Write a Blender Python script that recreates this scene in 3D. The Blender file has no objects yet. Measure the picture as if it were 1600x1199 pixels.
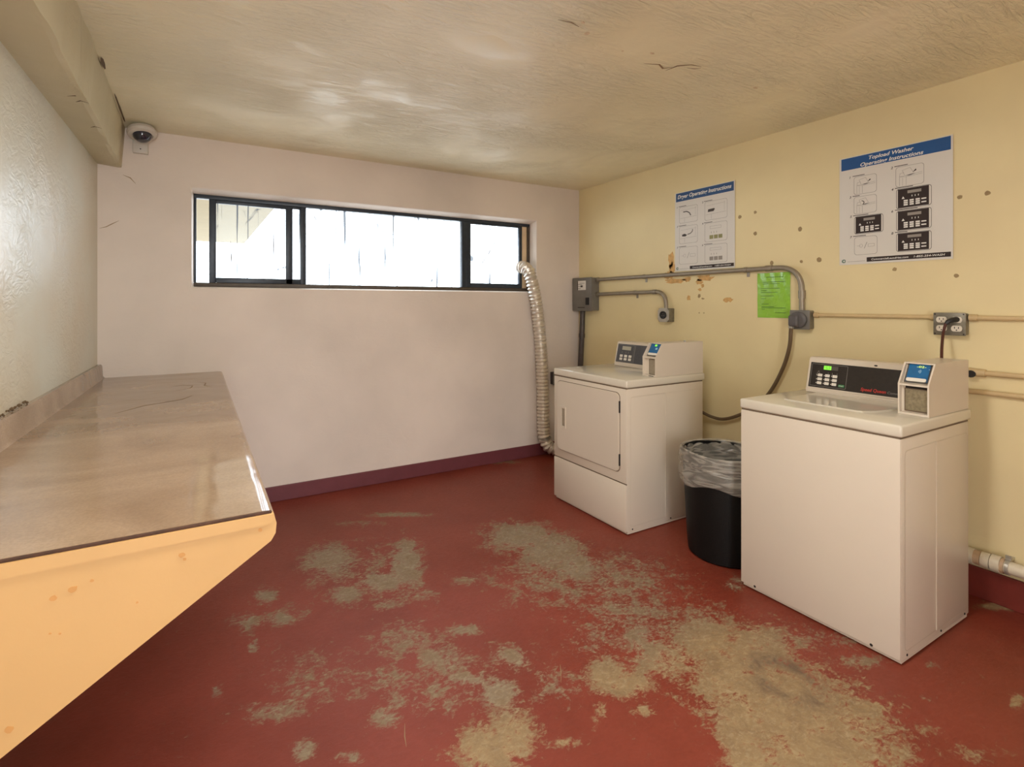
import bpy, bmesh, math, random
import numpy as np
from mathutils import Vector, Matrix

random.seed(7)
scene = bpy.context.scene
COL = scene.collection

# ------------------------------------------------------------------ camera
F_PX = 783.6
cam_d = bpy.data.cameras.new('camera')
cam = bpy.data.objects.new('camera', cam_d)
COL.objects.link(cam)
cam.location = (0, 0, 1.46)
cam.rotation_euler = (math.radians(90), 0, -math.radians(28.19))
cam_d.sensor_width = 36.0
cam_d.lens = F_PX / 1600 * 36.0
cam_d.shift_x = 79 / 1600
cam_d.shift_y = -124.5 / 1600
cam_d.clip_start = 0.02
scene.camera = cam

# ------------------------------------------------------------------ light
scene.view_settings.view_transform = 'Standard'
scene.view_settings.look = 'None'
scene.view_settings.gamma = 1.0
scene.view_settings.use_curve_mapping = False
scene.view_settings.exposure = 0.0

world = bpy.data.worlds.new('sky')
scene.world = world
world.use_nodes = True
_n = world.node_tree.nodes
_bg = _n['Background']
_bg.inputs['Color'].default_value = (0.84, 0.92, 1.0, 1)
_bg.inputs['Strength'].default_value = 7.4

RE_Y = -1.74
def area(name, loc, rot, sx, sy, power, color, portal=False):
    d = bpy.data.lights.new(name, 'AREA')
    d.shape = 'RECTANGLE'; d.size = sx; d.size_y = sy
    d.energy = power; d.color = color
    if portal:
        d.cycles.is_portal = True
    o = bpy.data.objects.new(name, d)
    o.location = loc; o.rotation_euler = rot
    COL.objects.link(o)
    return o
# window daylight portal, then a fill light added in an invented rear doorway
area('window_portal', (1.46, 4.11, 1.92), (math.radians(-90), 0, 0), 2.9, 0.66, 10, (1, 1, 1), True)
area('rear_fill_light', (0.0, RE_Y, 1.12), (math.radians(90), 0, 0), 0.9, 2.0, 38, (1.0, 0.97, 0.92))
# overhead fill light added out of view to brighten the room
area('overhead_fill_light', (0.75, 0.95, 2.515), (0, 0, 0), 1.2, 0.22, 44, (1.0, 0.97, 0.93))

# ------------------------------------------------------------------ materials
def mat(name, color, rough=0.5, metal=0.0, var=0.06, scale=6.0, bump=0.0, bscale=40.0,
        spec=0.5, emit=None, estr=0.0, coat=0.0, bdist=0.01):
    """principled material with procedural colour variation and optional fine relief"""
    m = bpy.data.materials.new(name)
    m.use_nodes = True
    nt = m.node_tree; N = nt.nodes; L = nt.links
    p = N['Principled BSDF']
    p.inputs['Roughness'].default_value = rough
    p.inputs['Metallic'].default_value = metal
    p.inputs['Specular IOR Level'].default_value = spec
    p.inputs['Coat Weight'].default_value = coat
    p.inputs['Coat Roughness'].default_value = 0.08
    g = N.new('ShaderNodeNewGeometry')
    nz = N.new('ShaderNodeTexNoise')
    nz.inputs['Scale'].default_value = scale
    nz.inputs['Detail'].default_value = 6
    nz.inputs['Roughness'].default_value = 0.6
    L.new(g.outputs['Position'], nz.inputs['Vector'])
    mp = N.new('ShaderNodeMapRange')
    mp.inputs['From Min'].default_value = 0.3; mp.inputs['From Max'].default_value = 0.7
    mp.inputs['To Min'].default_value = 1 - var; mp.inputs['To Max'].default_value = 1 + var
    L.new(nz.outputs['Fac'], mp.inputs['Value'])
    mx = N.new('ShaderNodeVectorMath'); mx.operation = 'SCALE'
    mx.inputs[0].default_value = color[:3]
    L.new(mp.outputs['Result'], mx.inputs['Scale'])
    L.new(mx.outputs['Vector'], p.inputs['Base Color'])
    if bump:
        b = N.new('ShaderNodeTexNoise')
        b.inputs['Scale'].default_value = bscale
        b.inputs['Detail'].default_value = 5
        L.new(g.outputs['Position'], b.inputs['Vector'])
        bp = N.new('ShaderNodeBump')
        bp.inputs['Strength'].default_value = bump
        bp.inputs['Distance'].default_value = bdist
        L.new(b.outputs['Fac'], bp.inputs['Height'])
        L.new(bp.outputs['Normal'], p.inputs['Normal'])
    if emit:
        p.inputs['Emission Color'].default_value = (*emit, 1)
        p.inputs['Emission Strength'].default_value = estr
    return m

def s2l(r, g, b):
    f = lambda c: (c/255/12.92) if c/255 <= 0.04045 else ((c/255+0.055)/1.055)**2.4
    return (f(r), f(g), f(b))

def plaster(name, color, rough, spec, stroke, strength, scale, stretch, dist=0.02, blotch=0.06, tint=None):
    """hand-trowelled painted plaster: stretched noise strokes, swirls and large undulation"""
    m = bpy.data.materials.new(name); m.use_nodes = True
    nt = m.node_tree; N = nt.nodes; L = nt.links
    p = N['Principled BSDF']
    p.inputs['Roughness'].default_value = rough
    p.inputs['Specular IOR Level'].default_value = spec
    g = N.new('ShaderNodeNewGeometry')
    # colour
    nz = N.new('ShaderNodeTexNoise'); nz.inputs['Scale'].default_value = 1.3; nz.inputs['Detail'].default_value = 7
    L.new(g.outputs['Position'], nz.inputs['Vector'])
    cr = N.new('ShaderNodeMix'); cr.data_type = 'RGBA'
    t = tint or tuple(c*(1-blotch*1.5) for c in color)
    cr.inputs[6].default_value = (*t, 1); cr.inputs[7].default_value = (*tuple(min(1, c*(1+blotch)) for c in color), 1)
    mr = N.new('ShaderNodeMapRange'); mr.inputs['From Min'].default_value = 0.32; mr.inputs['From Max'].default_value = 0.62
    L.new(nz.outputs['Fac'], mr.inputs['Value']); L.new(mr.outputs['Result'], cr.inputs[0])
    L.new(cr.outputs[2], p.inputs['Base Color'])
    # relief
    mapn = N.new('ShaderNodeMapping'); mapn.inputs['Scale'].default_value = stretch
    mapn.inputs['Rotation'].default_value = stroke
    L.new(g.outputs['Position'], mapn.inputs['Vector'])
    w = N.new('ShaderNodeTexNoise'); w.inputs['Scale'].default_value = scale; w.inputs['Detail'].default_value = 5
    w.inputs['Roughness'].default_value = 0.6; w.inputs['Distortion'].default_value = 2.2
    L.new(mapn.outputs['Vector'], w.inputs['Vector'])
    pm = N.new('ShaderNodeTexNoise'); pm.inputs['Scale'].default_value = 1.7; pm.inputs['Detail'].default_value = 2
    L.new(g.outputs['Position'], pm.inputs['Vector'])
    pr = N.new('ShaderNodeMapRange'); pr.inputs['From Min'].default_value = 0.40; pr.inputs['From Max'].default_value = 0.62
    pr.inputs['To Min'].default_value = 0.06; pr.inputs['To Max'].default_value = 1.0
    L.new(pm.outputs['Fac'], pr.inputs['Value'])
    wm = N.new('ShaderNodeMath'); wm.operation = 'MULTIPLY'
    L.new(w.outputs['Fac'], wm.inputs[0]); L.new(pr.outputs['Result'], wm.inputs[1])
    w2 = N.new('ShaderNodeTexNoise'); w2.inputs['Scale'].default_value = 2.2; w2.inputs['Detail'].default_value = 2
    L.new(g.outputs['Position'], w2.inputs['Vector'])
    ad = N.new('ShaderNodeMath'); ad.operation = 'MULTIPLY_ADD'
    ad.inputs[1].default_value = 1.3
    L.new(w2.outputs['Fac'], ad.inputs[0]); L.new(wm.outputs[0], ad.inputs[2])
    bp = N.new('ShaderNodeBump'); bp.inputs['Strength'].default_value = strength; bp.inputs['Distance'].default_value = dist
    L.new(ad.outputs[0], bp.inputs['Height'])
    L.new(bp.outputs['Normal'], p.inputs['Normal'])
    return m

M = {}
M['wall_back'] = plaster('painted_plaster_back', s2l(226, 213, 201), 0.6, 0.3, (0, 0, 0.4), 0.25, 9, (1, 1, 2), 0.01)
M['wall_right'] = plaster('painted_plaster_right', s2l(233, 216, 168), 0.6, 0.3, (0, 0, 0), 0.2, 9, (1, 1, 1), 0.01, 0.05, s2l(228, 210, 164))
M['wall_left'] = plaster('painted_plaster_left', s2l(208, 206, 190), 0.34, 1.0, (0.5, 0, 0), 0.35, 11, (1, 1.0, 1.7), 0.02, 0.05, s2l(206, 190, 162))
M['ceiling'] = plaster('trowelled_ceiling', s2l(240, 229, 194), 0.31, 1.0, (0, 0, 0.35), 0.85, 9, (0.7, 3.2, 1), 0.028, 0.04)
M['beam'] = plaster('beam_plaster', s2l(196, 184, 150), 0.45, 0.4, (0, 0, 0), 0.4, 12, (1, 0.5, 1), 0.012)
M['outside'] = mat('outdoor_plaster', s2l(128, 113, 82), 0.8)
M['pave'] = mat('outdoor_concrete', (0.58, 0.56, 0.52), 0.9)
M['crack'] = mat('dark_crack', s2l(96, 76, 52), 0.9)
M['crack_soft'] = mat('soft_crack', s2l(150, 124, 92), 0.9)
M['frame'] = mat('window_frame_dark', s2l(46, 54, 64), 0.4, 0.2, 0.12, 30)
M['frame_brown'] = mat('window_sill_track', s2l(78, 68, 58), 0.5, 0.2, 0.15, 20)
M['ply'] = mat('plywood_filler', s2l(222, 196, 160), 0.7, 0, 0.08, 14)
M['cream'] = mat('enamel_cream', s2l(214, 201, 183), 0.28, 0, 0.015, 3)
M['deck'] = mat('enamel_deck', s2l(214, 205, 187), 0.12, 0, 0.015, 3)
M['gap'] = mat('seam_shadow', s2l(112, 94, 76), 0.8)
M['hole'] = mat('screw_hole', s2l(32, 24, 20), 0.8)
M['panel_w'] = mat('console_black', s2l(40, 33, 29), 0.35, 0, 0.2, 60)
M['panel_d'] = mat('console_grey', s2l(72, 70, 72), 0.4, 0, 0.12, 60)
M['white'] = mat('white_plastic', s2l(225, 218, 205), 0.4, 0, 0.02)
M['grey_line'] = mat('print_grey_line', s2l(140, 134, 128), 0.5, 0, 0.02)
M['disp'] = mat('display_dark', s2l(84, 80, 74), 0.3)
M['disp_l'] = mat('display_pale', s2l(176, 170, 150), 0.3)
M['led'] = mat('led_green', s2l(130, 230, 60), 0.4, emit=(0.28, 0.9, 0.08), estr=0.7)
M['led_y'] = mat('led_yellow', s2l(220, 240, 60), 0.4, emit=(0.75, 0.95, 0.08), estr=0.8)
M['green_btn'] = mat('start_button_green', s2l(40, 120, 70), 0.4)
M['red'] = mat('print_red', s2l(196, 52, 42), 0.5)
M['blue_scr'] = mat('reader_blue', s2l(22, 92, 140), 0.3, 0, 0.1, 30, emit=(0.01, 0.09, 0.2), estr=0.15)
M['icon'] = mat('reader_icon', s2l(150, 190, 215), 0.4)
M['coin'] = mat('coin_door_hammered', s2l(150, 138, 112), 0.35, 0.5, 0.25, 90, 0.6, 160, bdist=0.003)
M['coin_d'] = mat('coin_door_plain', s2l(158, 146, 126), 0.4, 0.3, 0.12, 60)
M['paper'] = mat('poster_paper', s2l(220, 214, 204), 0.55, 0, 0.015, 5)
M['blue'] = mat('poster_blue', s2l(28, 82, 140), 0.5, 0, 0.04, 20)
M['blue_d'] = mat('poster_blue_faded', s2l(44, 80, 126), 0.5, 0, 0.04, 20)
M['ink'] = mat('poster_ink', s2l(70, 60, 52), 0.6)
M['ink_l'] = mat('poster_ink_light', s2l(150, 142, 132), 0.6)
M['ink_d'] = mat('poster_ink_dark', s2l(42, 26, 20), 0.6)
M['print_w'] = mat('poster_white', s2l(232, 228, 220), 0.55, 0, 0.01)
M['olive'] = mat('poster_olive', s2l(150, 146, 96), 0.6)
M['logo'] = mat('poster_logo_green', s2l(96, 120, 104), 0.6)
M['green'] = mat('green_paper', s2l(146, 200, 62), 0.25, 0, 0.06, 14, 0.5, 9, coat=0.5, bdist=0.02)
M['green_ink'] = mat('green_paper_ink', s2l(66, 104, 34), 0.6)
M['emt'] = mat('galvanised_conduit', s2l(152, 142, 126), 0.42, 0.45, 0.1, 20)
M['emt_d'] = mat('dark_conduit', s2l(84, 76, 72), 0.4, 0.3, 0.15, 20)
M['boxgrey'] = mat('enamel_grey_box', s2l(124, 120, 114), 0.45, 0.2, 0.08, 15)
M['steel'] = mat('steel_plate', s2l(186, 182, 172), 0.35, 0.6, 0.1, 30)
M['boxsteel'] = mat('galvanised_box', s2l(128, 122, 108), 0.45, 0.5, 0.2, 40)
M['dark'] = mat('black_plastic', s2l(34, 32, 32), 0.45, 0, 0.1)
M['plug'] = mat('grey_plug_rubber', s2l(92, 88, 88), 0.5, 0, 0.1, 40)
M['cord'] = mat('brown_cord', s2l(104, 84, 60), 0.5, 0, 0.1, 30)
M['cord_red'] = mat('dark_red_cord', s2l(78, 38, 30), 0.5, 0, 0.1, 30)
M['socket'] = mat('socket_ivory', s2l(226, 216, 198), 0.4, 0, 0.02)
M['pipe_paint'] = mat('pipe_wall_paint', s2l(208, 182, 136), 0.5, 0, 0.06, 20)
M['pvc'] = mat('pvc_white', s2l(216, 204, 180), 0.35, 0, 0.05, 20)
M['pvc_old'] = mat('pvc_stained', s2l(190, 160, 128), 0.5, 0, 0.15, 30)
M['duct'] = mat('aluminium_foil_duct', s2l(226, 218, 206), 0.34, 0.65, 0.08, 60, 0.3, 90, bdist=0.003)
M['bin'] = mat('black_bin', s2l(15, 14, 13), 0.55, 0, 0.5, 160, 0.3, 300, spec=0.25, bdist=0.002)
M['dome'] = mat('camera_dome', s2l(34, 38, 56), 0.05, 0, 0.1, coat=1.0)
M['camw'] = mat('camera_housing_white', s2l(206, 198, 186), 0.4, 0, 0.02)
M['base_back'] = mat('vinyl_base_purple', s2l(110, 56, 62), 0.5, 0, 0.08, 8, 0.2, 30)
M['base_right'] = mat('painted_base_red', s2l(112, 40, 30), 0.5, 0, 0.12, 10, 0.3, 30)
M['orange'] = mat('ochre_board', s2l(200, 158, 101), 0.55, 0, 0.03, 4, 0.12, 14)
M['orange_d'] = mat('ochre_board_knot', s2l(196, 142, 78), 0.6)
M['ply_edge'] = mat('laminate_core_edge', s2l(70, 44, 30), 0.8, 0, 0.3, 40)
M['patch'] = mat('wall_hole_filler', s2l(160, 136, 96), 0.7, 0, 0.15, 60)
M['rust'] = mat('peeled_patch_orange', s2l(212, 168, 106), 0.75, 0, 0.22, 40)
M['chip'] = mat('ceiling_chip', s2l(228, 206, 172), 0.7, 0, 0.15, 60)

def laminate():
    m = bpy.data.materials.new('counter_laminate'); m.use_nodes = True
    nt = m.node_tree; N = nt.nodes; L = nt.links; p = N['Principled BSDF']
    p.inputs['Specular IOR Level'].default_value = 1.0
    g = N.new('ShaderNodeNewGeometry')
    mp = N.new('ShaderNodeMapping'); mp.inputs['Scale'].default_value = (0.8, 1.5, 1); mp.inputs['Rotation'].default_value = (0, 0, 0.25)
    L.new(g.outputs['Position'], mp.inputs['Vector'])
    n1 = N.new('ShaderNodeTexNoise'); n1.inputs['Scale'].default_value = 2.4; n1.inputs['Detail'].default_value = 4; n1.inputs['Distortion'].default_value = 0.6
    L.new(mp.outputs['Vector'], n1.inputs['Vector'])
    cr = N.new('ShaderNodeValToRGB')
    cr.color_ramp.elements[0].position = 0.3; cr.color_ramp.elements[0].color = (*s2l(134, 108, 82), 1)
    cr.color_ramp.elements[1].position = 0.7; cr.color_ramp.elements[1].color = (*s2l(170, 144, 116), 1)
    L.new(n1.outputs['Fac'], cr.inputs['Fac'])
    n2 = N.new('ShaderNodeTexNoise'); n2.inputs['Scale'].default_value = 160; n2.inputs['Detail'].default_value = 3
    L.new(g.outputs['Position'], n2.inputs['Vector'])
    mx = N.new('ShaderNodeMix'); mx.data_type = 'RGBA'; mx.blend_type = 'MULTIPLY'; mx.inputs[0].default_value = 0.5
    c2 = N.new('ShaderNodeValToRGB')
    c2.color_ramp.elements[0].position = 0.35; c2.color_ramp.elements[0].color = (0.72, 0.7, 0.68, 1)
    c2.color_ramp.elements[1].position = 0.65; c2.color_ramp.elements[1].color = (1, 1, 1, 1)
    L.new(n2.outputs['Fac'], c2.inputs['Fac'])
    L.new(cr.outputs['Color'], mx.inputs[6]); L.new(c2.outputs['Color'], mx.inputs[7])
    L.new(mx.outputs[2], p.inputs['Base Color'])
    rr = N.new('ShaderNodeMapRange'); rr.inputs['From Min'].default_value = 0.3; rr.inputs['From Max'].default_value = 0.7
    rr.inputs['To Min'].default_value = 0.07; rr.inputs['To Max'].default_value = 0.20
    L.new(n1.outputs['Fac'], rr.inputs['Value']); L.new(rr.outputs['Result'], p.inputs['Roughness'])
    n3 = N.new('ShaderNodeTexNoise'); n3.inputs['Scale'].default_value = 3.0; n3.inputs['Detail'].default_value = 1.5; n3.inputs['Distortion'].default_value = 1.0
    L.new(g.outputs['Position'], n3.inputs['Vector'])
    b = N.new('ShaderNodeBump'); b.inputs['Strength'].default_value = 0.22; b.inputs['Distance'].default_value = 0.02
    L.new(n3.outputs['Fac'], b.inputs['Height']); L.new(b.outputs['Normal'], p.inputs['Normal'])
    return m
M['laminate'] = laminate()

def window_glass(name, haze):
    """dirty pane: clear glass with a thin film, and dark vertical run marks and grime that block light"""
    m = bpy.data.materials.new(name); m.use_nodes = True
    nt = m.node_tree; N = nt.nodes; L = nt.links
    N.remove(N['Principled BSDF'])
    out = N['Material Output']
    g = N.new('ShaderNodeNewGeometry')
    def noise(scale, detail, dist, stretch):
        mp = N.new('ShaderNodeMapping'); mp.inputs['Scale'].default_value = stretch
        L.new(g.outputs['Position'], mp.inputs['Vector'])
        n = N.new('ShaderNodeTexNoise'); n.inputs['Scale'].default_value = scale; n.inputs['Detail'].default_value = detail; n.inputs['Distortion'].default_value = dist
        L.new(mp.outputs['Vector'], n.inputs['Vector'])
        return n.outputs['Fac']
    def rng(v, a, b, c, d):
        k = N.new('ShaderNodeMapRange'); L.new(v, k.inputs['Value'])
        for nm, x in (('From Min', a), ('From Max', b), ('To Min', c), ('To Max', d)): k.inputs[nm].default_value = x
        return k.outputs['Result']
    def mth(op, a, b):
        k = N.new('ShaderNodeMath'); k.operation = op; k.use_clamp = True
        for q, x in ((0, a), (1, b)):
            if isinstance(x, float): k.inputs[q].default_value = x
            else: L.new(x, k.inputs[q])
        return k.outputs[0]
    runs = rng(noise(1.0, 3, 0.5, (40, 1, 1.1)), 0.585, 0.65, 0.0, 0.97)
    grime = rng(noise(9.0, 6, 1.0, (1, 1, 1)), 0.62, 0.72, 0.0, 0.95)
    dirt = mth('MAXIMUM', runs, grime)
    film = mth('ADD', rng(noise(4.0, 5, 0.0, (1, 1, 1)), 0.3, 0.7, 0.02, 0.08), haze)
    tr = N.new('ShaderNodeBsdfTransparent'); tr.inputs['Color'].default_value = (0.93, 0.97, 1.0, 1)
    tl = N.new('ShaderNodeBsdfTranslucent'); tl.inputs['Color'].default_value = (0.70, 0.74, 0.78, 1)
    dk = N.new('ShaderNodeBsdfTranslucent'); dk.inputs['Color'].default_value = (0.07, 0.075, 0.085, 1)
    gl = N.new('ShaderNodeBsdfGlossy'); gl.inputs['Roughness'].default_value = 0.5
    def mix(f, a, b):
        k = N.new('ShaderNodeMixShader')
        if isinstance(f, float): k.inputs[0].default_value = f
        else: L.new(f, k.inputs[0])
        L.new(a, k.inputs[1]); L.new(b, k.inputs[2]); return k.outputs[0]
    o = mix(0.03, mix(dirt, mix(film, tr.outputs[0], tl.outputs[0]), dk.outputs[0]), gl.outputs[0])
    L.new(o, out.inputs['Surface'])
    return m
M['glass'] = window_glass('dirty_glass', 0.06)

def bag_plastic():
    """thin translucent bag film with soft creases"""
    m = bpy.data.materials.new('clear_bag_plastic'); m.use_nodes = True
    nt = m.node_tree; N = nt.nodes; L = nt.links; p = N['Principled BSDF']
    p.inputs['Base Color'].default_value = (*s2l(206, 198, 184), 1)
    p.inputs['Roughness'].default_value = 0.22
    g = N.new('ShaderNodeNewGeometry')
    mp = N.new('ShaderNodeMapping'); mp.inputs['Scale'].default_value = (0.7, 0.7, 3.2); mp.inputs['Rotation'].default_value = (0.45, 0.35, 0)
    L.new(g.outputs['Position'], mp.inputs['Vector'])
    n = N.new('ShaderNodeTexNoise'); n.inputs['Scale'].default_value = 3.6; n.inputs['Detail'].default_value = 1.5; n.inputs['Distortion'].default_value = 1.6
    L.new(mp.outputs['Vector'], n.inputs['Vector'])
    rd = N.new('ShaderNodeMath'); rd.operation = 'PINGPONG'; rd.inputs[1].default_value = 0.09
    L.new(n.outputs['Fac'], rd.inputs[0])
    b = N.new('ShaderNodeBump'); b.inputs['Strength'].default_value = 0.4; b.inputs['Distance'].default_value = 0.10
    L.new(rd.outputs[0], b.inputs['Height']); L.new(b.outputs['Normal'], p.inputs['Normal'])
    mr = N.new('ShaderNodeMapRange'); mr.inputs['From Min'].default_value = 0.0; mr.inputs['From Max'].default_value = 0.09
    mr.inputs['To Min'].default_value = 0.24; mr.inputs['To Max'].default_value = 0.52
    L.new(rd.outputs[0], mr.inputs['Value']); L.new(mr.outputs['Result'], p.inputs['Alpha'])
    return m
M['bag'] = bag_plastic()

def floor_mat():
    m = bpy.data.materials.new('worn_red_floor_paint'); m.use_nodes = True
    nt = m.node_tree; N = nt.nodes; L = nt.links; p = N['Principled BSDF']
    g = N.new('ShaderNodeNewGeometry')
    aw = N.new('ShaderNodeAttribute'); aw.attribute_name = 'wear'
    at = N.new('ShaderNodeAttribute'); at.attribute_name = 'tan'
    asn = N.new('ShaderNodeAttribute'); asn.attribute_name = 'stain'
    def noise(scale, detail, rough=0.6, dist=0.0, stretch=None, rot=0):
        n = N.new('ShaderNodeTexNoise'); n.inputs['Scale'].default_value = scale
        n.inputs['Detail'].default_value = detail; n.inputs['Roughness'].default_value = rough
        n.inputs['Distortion'].default_value = dist
        if stretch:
            mp = N.new('ShaderNodeMapping'); mp.inputs['Scale'].default_value = stretch; mp.inputs['Rotation'].default_value = (0, 0, rot)
            L.new(g.outputs['Position'], mp.inputs['Vector']); L.new(mp.outputs['Vector'], n.inputs['Vector'])
        else:
            L.new(g.outputs['Position'], n.inputs['Vector'])
        return n.outputs['Fac']
    def math_(op, a, b, c=None, clamp=False):
        k = N.new('ShaderNodeMath'); k.operation = op; k.use_clamp = clamp
        for i, x in enumerate((a, b, c)):
            if x is None: continue
            if isinstance(x, (int, float)): k.inputs[i].default_value = x
            else: L.new(x, k.inputs[i])
        return k.outputs[0]
    def rng(v, a, b, c=0.0, d=1.0):
        k = N.new('ShaderNodeMapRange'); L.new(v, k.inputs['Value'])
        k.inputs['From Min'].default_value = a; k.inputs['From Max'].default_value = b
        k.inputs['To Min'].default_value = c; k.inputs['To Max'].default_value = d
        return k.outputs['Result']
    def mix(f, a, b):
        k = N.new('ShaderNodeMix'); k.data_type = 'RGBA'
        if isinstance(f, float): k.inputs[0].default_value = f
        else: L.new(f, k.inputs[0])
        for i, x in ((6, a), (7, b)):
            if isinstance(x, tuple): k.inputs[i].default_value = (*x, 1)
            else: L.new(x, k.inputs[i])
        return k.outputs[2]
    n_mid = noise(11, 9, 0.72, 0.5)
    n_fine = noise(38, 8, 0.75, 0.6, (1, 1.8, 1), 0.6)
    n_big = noise(2.2, 4, 0.6)
    w = math_('MULTIPLY_ADD', math_('SUBTRACT', n_mid, 0.5), 2.3, aw.outputs['Fac'])
    w = math_('MULTIPLY_ADD', math_('SUBTRACT', n_fine, 0.5), 2.0, w)
    mask = rng(w, 0.38, 0.80)
    # scattered scuffs between the patches
    sc = rng(noise(60, 6, 0.8, 0.8, (1, 0.5, 1), 0.9), 0.62, 0.74)
    sc = math_('MULTIPLY', sc, rng(math_('ADD', aw.outputs['Fac'], math_('MULTIPLY', n_big, 0.5)), 0.22, 0.6))
    mask = math_('MAXIMUM', mask, math_('MULTIPLY', sc, 0.85))
    red = mix(rng(n_big, 0.3, 0.7), s2l(120, 50, 33), s2l(139, 62, 46))
    red = mix(rng(n_fine, 0.3, 0.75, 0.0, 0.35), red, s2l(106, 40, 26))
    worn = mix(at.outputs['Fac'], s2l(142, 128, 106), s2l(160, 136, 98))
    worn = mix(rng(n_mid, 0.35, 0.68, 0.0, 0.85), worn, s2l(122, 96, 68))
    worn = mix(rng(n_fine, 0.5, 0.75, 0.0, 0.55), worn, s2l(178, 160, 128))
    worn = mix(math_('MULTIPLY', asn.outputs['Fac'], rng(n_mid, 0.35, 0.6, 0.25, 1.0)), worn, s2l(96, 78, 64))
    col = mix(mask, red, worn)
    L.new(col, p.inputs['Base Color'])
    L.new(rng(math_('MULTIPLY_ADD', mask, 0.6, n_fine), 0.3, 1.1, 0.36, 0.62), p.inputs['Roughness'])
    p.inputs['Specular IOR Level'].default_value = 0.4
    b = N.new('ShaderNodeBump'); b.inputs['Strength'].default_value = 0.25; b.inputs['Distance'].default_value = 0.006
    L.new(math_('SUBTRACT', n_fine, math_('MULTIPLY', mask, 0.6)), b.inputs['Height']); L.new(b.outputs['Normal'], p.inputs['Normal'])
    return m
M['floor'] = floor_mat()

# ------------------------------------------------------------------ helpers
def root_loc(parent):
    v = Vector((0, 0, 0))
    while parent is not None:
        v += parent.location; parent = parent.parent
    return v

def obj(name, bm, m, parent=None, smooth=False, origin=None):
    """link a bmesh (world coordinates) as one mesh object; children keep local coordinates"""
    off = root_loc(parent)
    loc = Vector((0, 0, 0))
    if parent is None:
        loc = Vector(origin) if origin is not None else Vector((0, 0, 0))
        off = loc
    bmesh.ops.translate(bm, verts=bm.verts, vec=-off)
    me = bpy.data.meshes.new(name)
    bm.to_mesh(me); bm.free()
    if smooth:
        for p in me.polygons: p.use_smooth = True
        try: me.set_sharp_from_angle(angle=math.radians(40))
        except Exception: pass
    for x in (m if isinstance(m, (list, tuple)) else [m]):
        me.materials.append(x)
    o = bpy.data.objects.new(name, me)
    COL.objects.link(o)
    if parent is None: o.location = loc
    else: o.parent = parent
    return o

def tag(o, label, cat, group=None):
    o['label'] = label; o['category'] = cat
    if group: o['group'] = group
    return o

def thing(name, label, cat, loc, group=None):
    o = bpy.data.objects.new(name, None)
    o.empty_display_size = 0.1
    COL.objects.link(o); o.location = loc
    return tag(o, label, cat, group)

def struct(o):
    o['kind'] = 'structure'
    return o

def B(): return bmesh.new()

def box(bm, x0, x1, y0, y1, z0, z1, bev=0.0, seg=2):
    t = bmesh.new()
    bmesh.ops.create_cube(t, size=1.0)
    for v in t.verts:
        v.co = Vector(((x0+x1)/2 + v.co.x*(x1-x0), (y0+y1)/2 + v.co.y*(y1-y0), (z0+z1)/2 + v.co.z*(z1-z0)))
    if bev:
        bmesh.ops.bevel(t, geom=list(t.edges), offset=bev, segments=seg, profile=0.5, affect='EDGES')
    merge(bm, t)
    return bm

def merge(bm, t):
    me = bpy.data.meshes.new('tmp'); t.to_mesh(me); t.free()
    bm.from_mesh(me); bpy.data.meshes.remove(me)

def bxo(name, m, parent, dims, bev=0.0, smooth=True, seg=2):
    return obj(name, box(B(), *dims, bev=bev, seg=seg), m, parent, smooth=bool(bev) and smooth)

def tube(bm, pts, r, seg=12, caps=True):
    pts = [Vector(p) for p in pts]
    n = len(pts); rings = []
    up = None
    for i, p in enumerate(pts):
        d = (pts[min(i+1, n-1)] - pts[max(i-1, 0)]).normalized()
        if up is None:
            up = Vector((0, 0, 1)) if abs(d.z) < 0.9 else Vector((1, 0, 0))
        a = d.cross(up).normalized(); b = a.cross(d).normalized(); up = b
        rr = r(i/(n-1)) if callable(r) else (r[i] if isinstance(r, (list, tuple)) else r)
        rings.append([bm.verts.new(p + (a*math.cos(2*math.pi*k/seg) + b*math.sin(2*math.pi*k/seg))*rr) for k in range(seg)])
    for i in range(n-1):
        for k in range(seg):
            bm.faces.new((rings[i][k], rings[i][(k+1) % seg], rings[i+1][(k+1) % seg], rings[i+1][k]))
    if caps:
        bm.faces.new(rings[0][::-1]); bm.faces.new(rings[-1])
    bmesh.ops.recalc_face_normals(bm, faces=list(bm.faces))
    return bm

def spline(pts, per=8):
    """Catmull-Rom through points"""
    P = [Vector(p) for p in pts]; P = [P[0]*2-P[1]] + P + [P[-1]*2-P[-2]]
    out = []
    for i in range(1, len(P)-2):
        a, b, c, d = P[i-1:i+3]
        for k in range(per):
            t = k/per
            out.append(0.5*((2*b) + (c-a)*t + (2*a-5*b+4*c-d)*t*t + (3*b-a-3*c+d)*t**3))
    out.append(P[-2]); return out

def bend(pts, r, per=8):
    """polyline with circular-looking bends of radius r at inner corners"""
    P = [Vector(p) for p in pts]; out = [P[0]]
    for i in range(1, len(P)-1):
        a = (P[i-1]-P[i]).normalized(); c = (P[i+1]-P[i]).normalized()
        s, e = P[i]+a*r, P[i]+c*r
        for k in range(per+1):
            t = k/per
            out.append(s*(1-t)**2 + P[i]*2*t*(1-t) + e*t*t)
    out.append(P[-1]); return out

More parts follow.
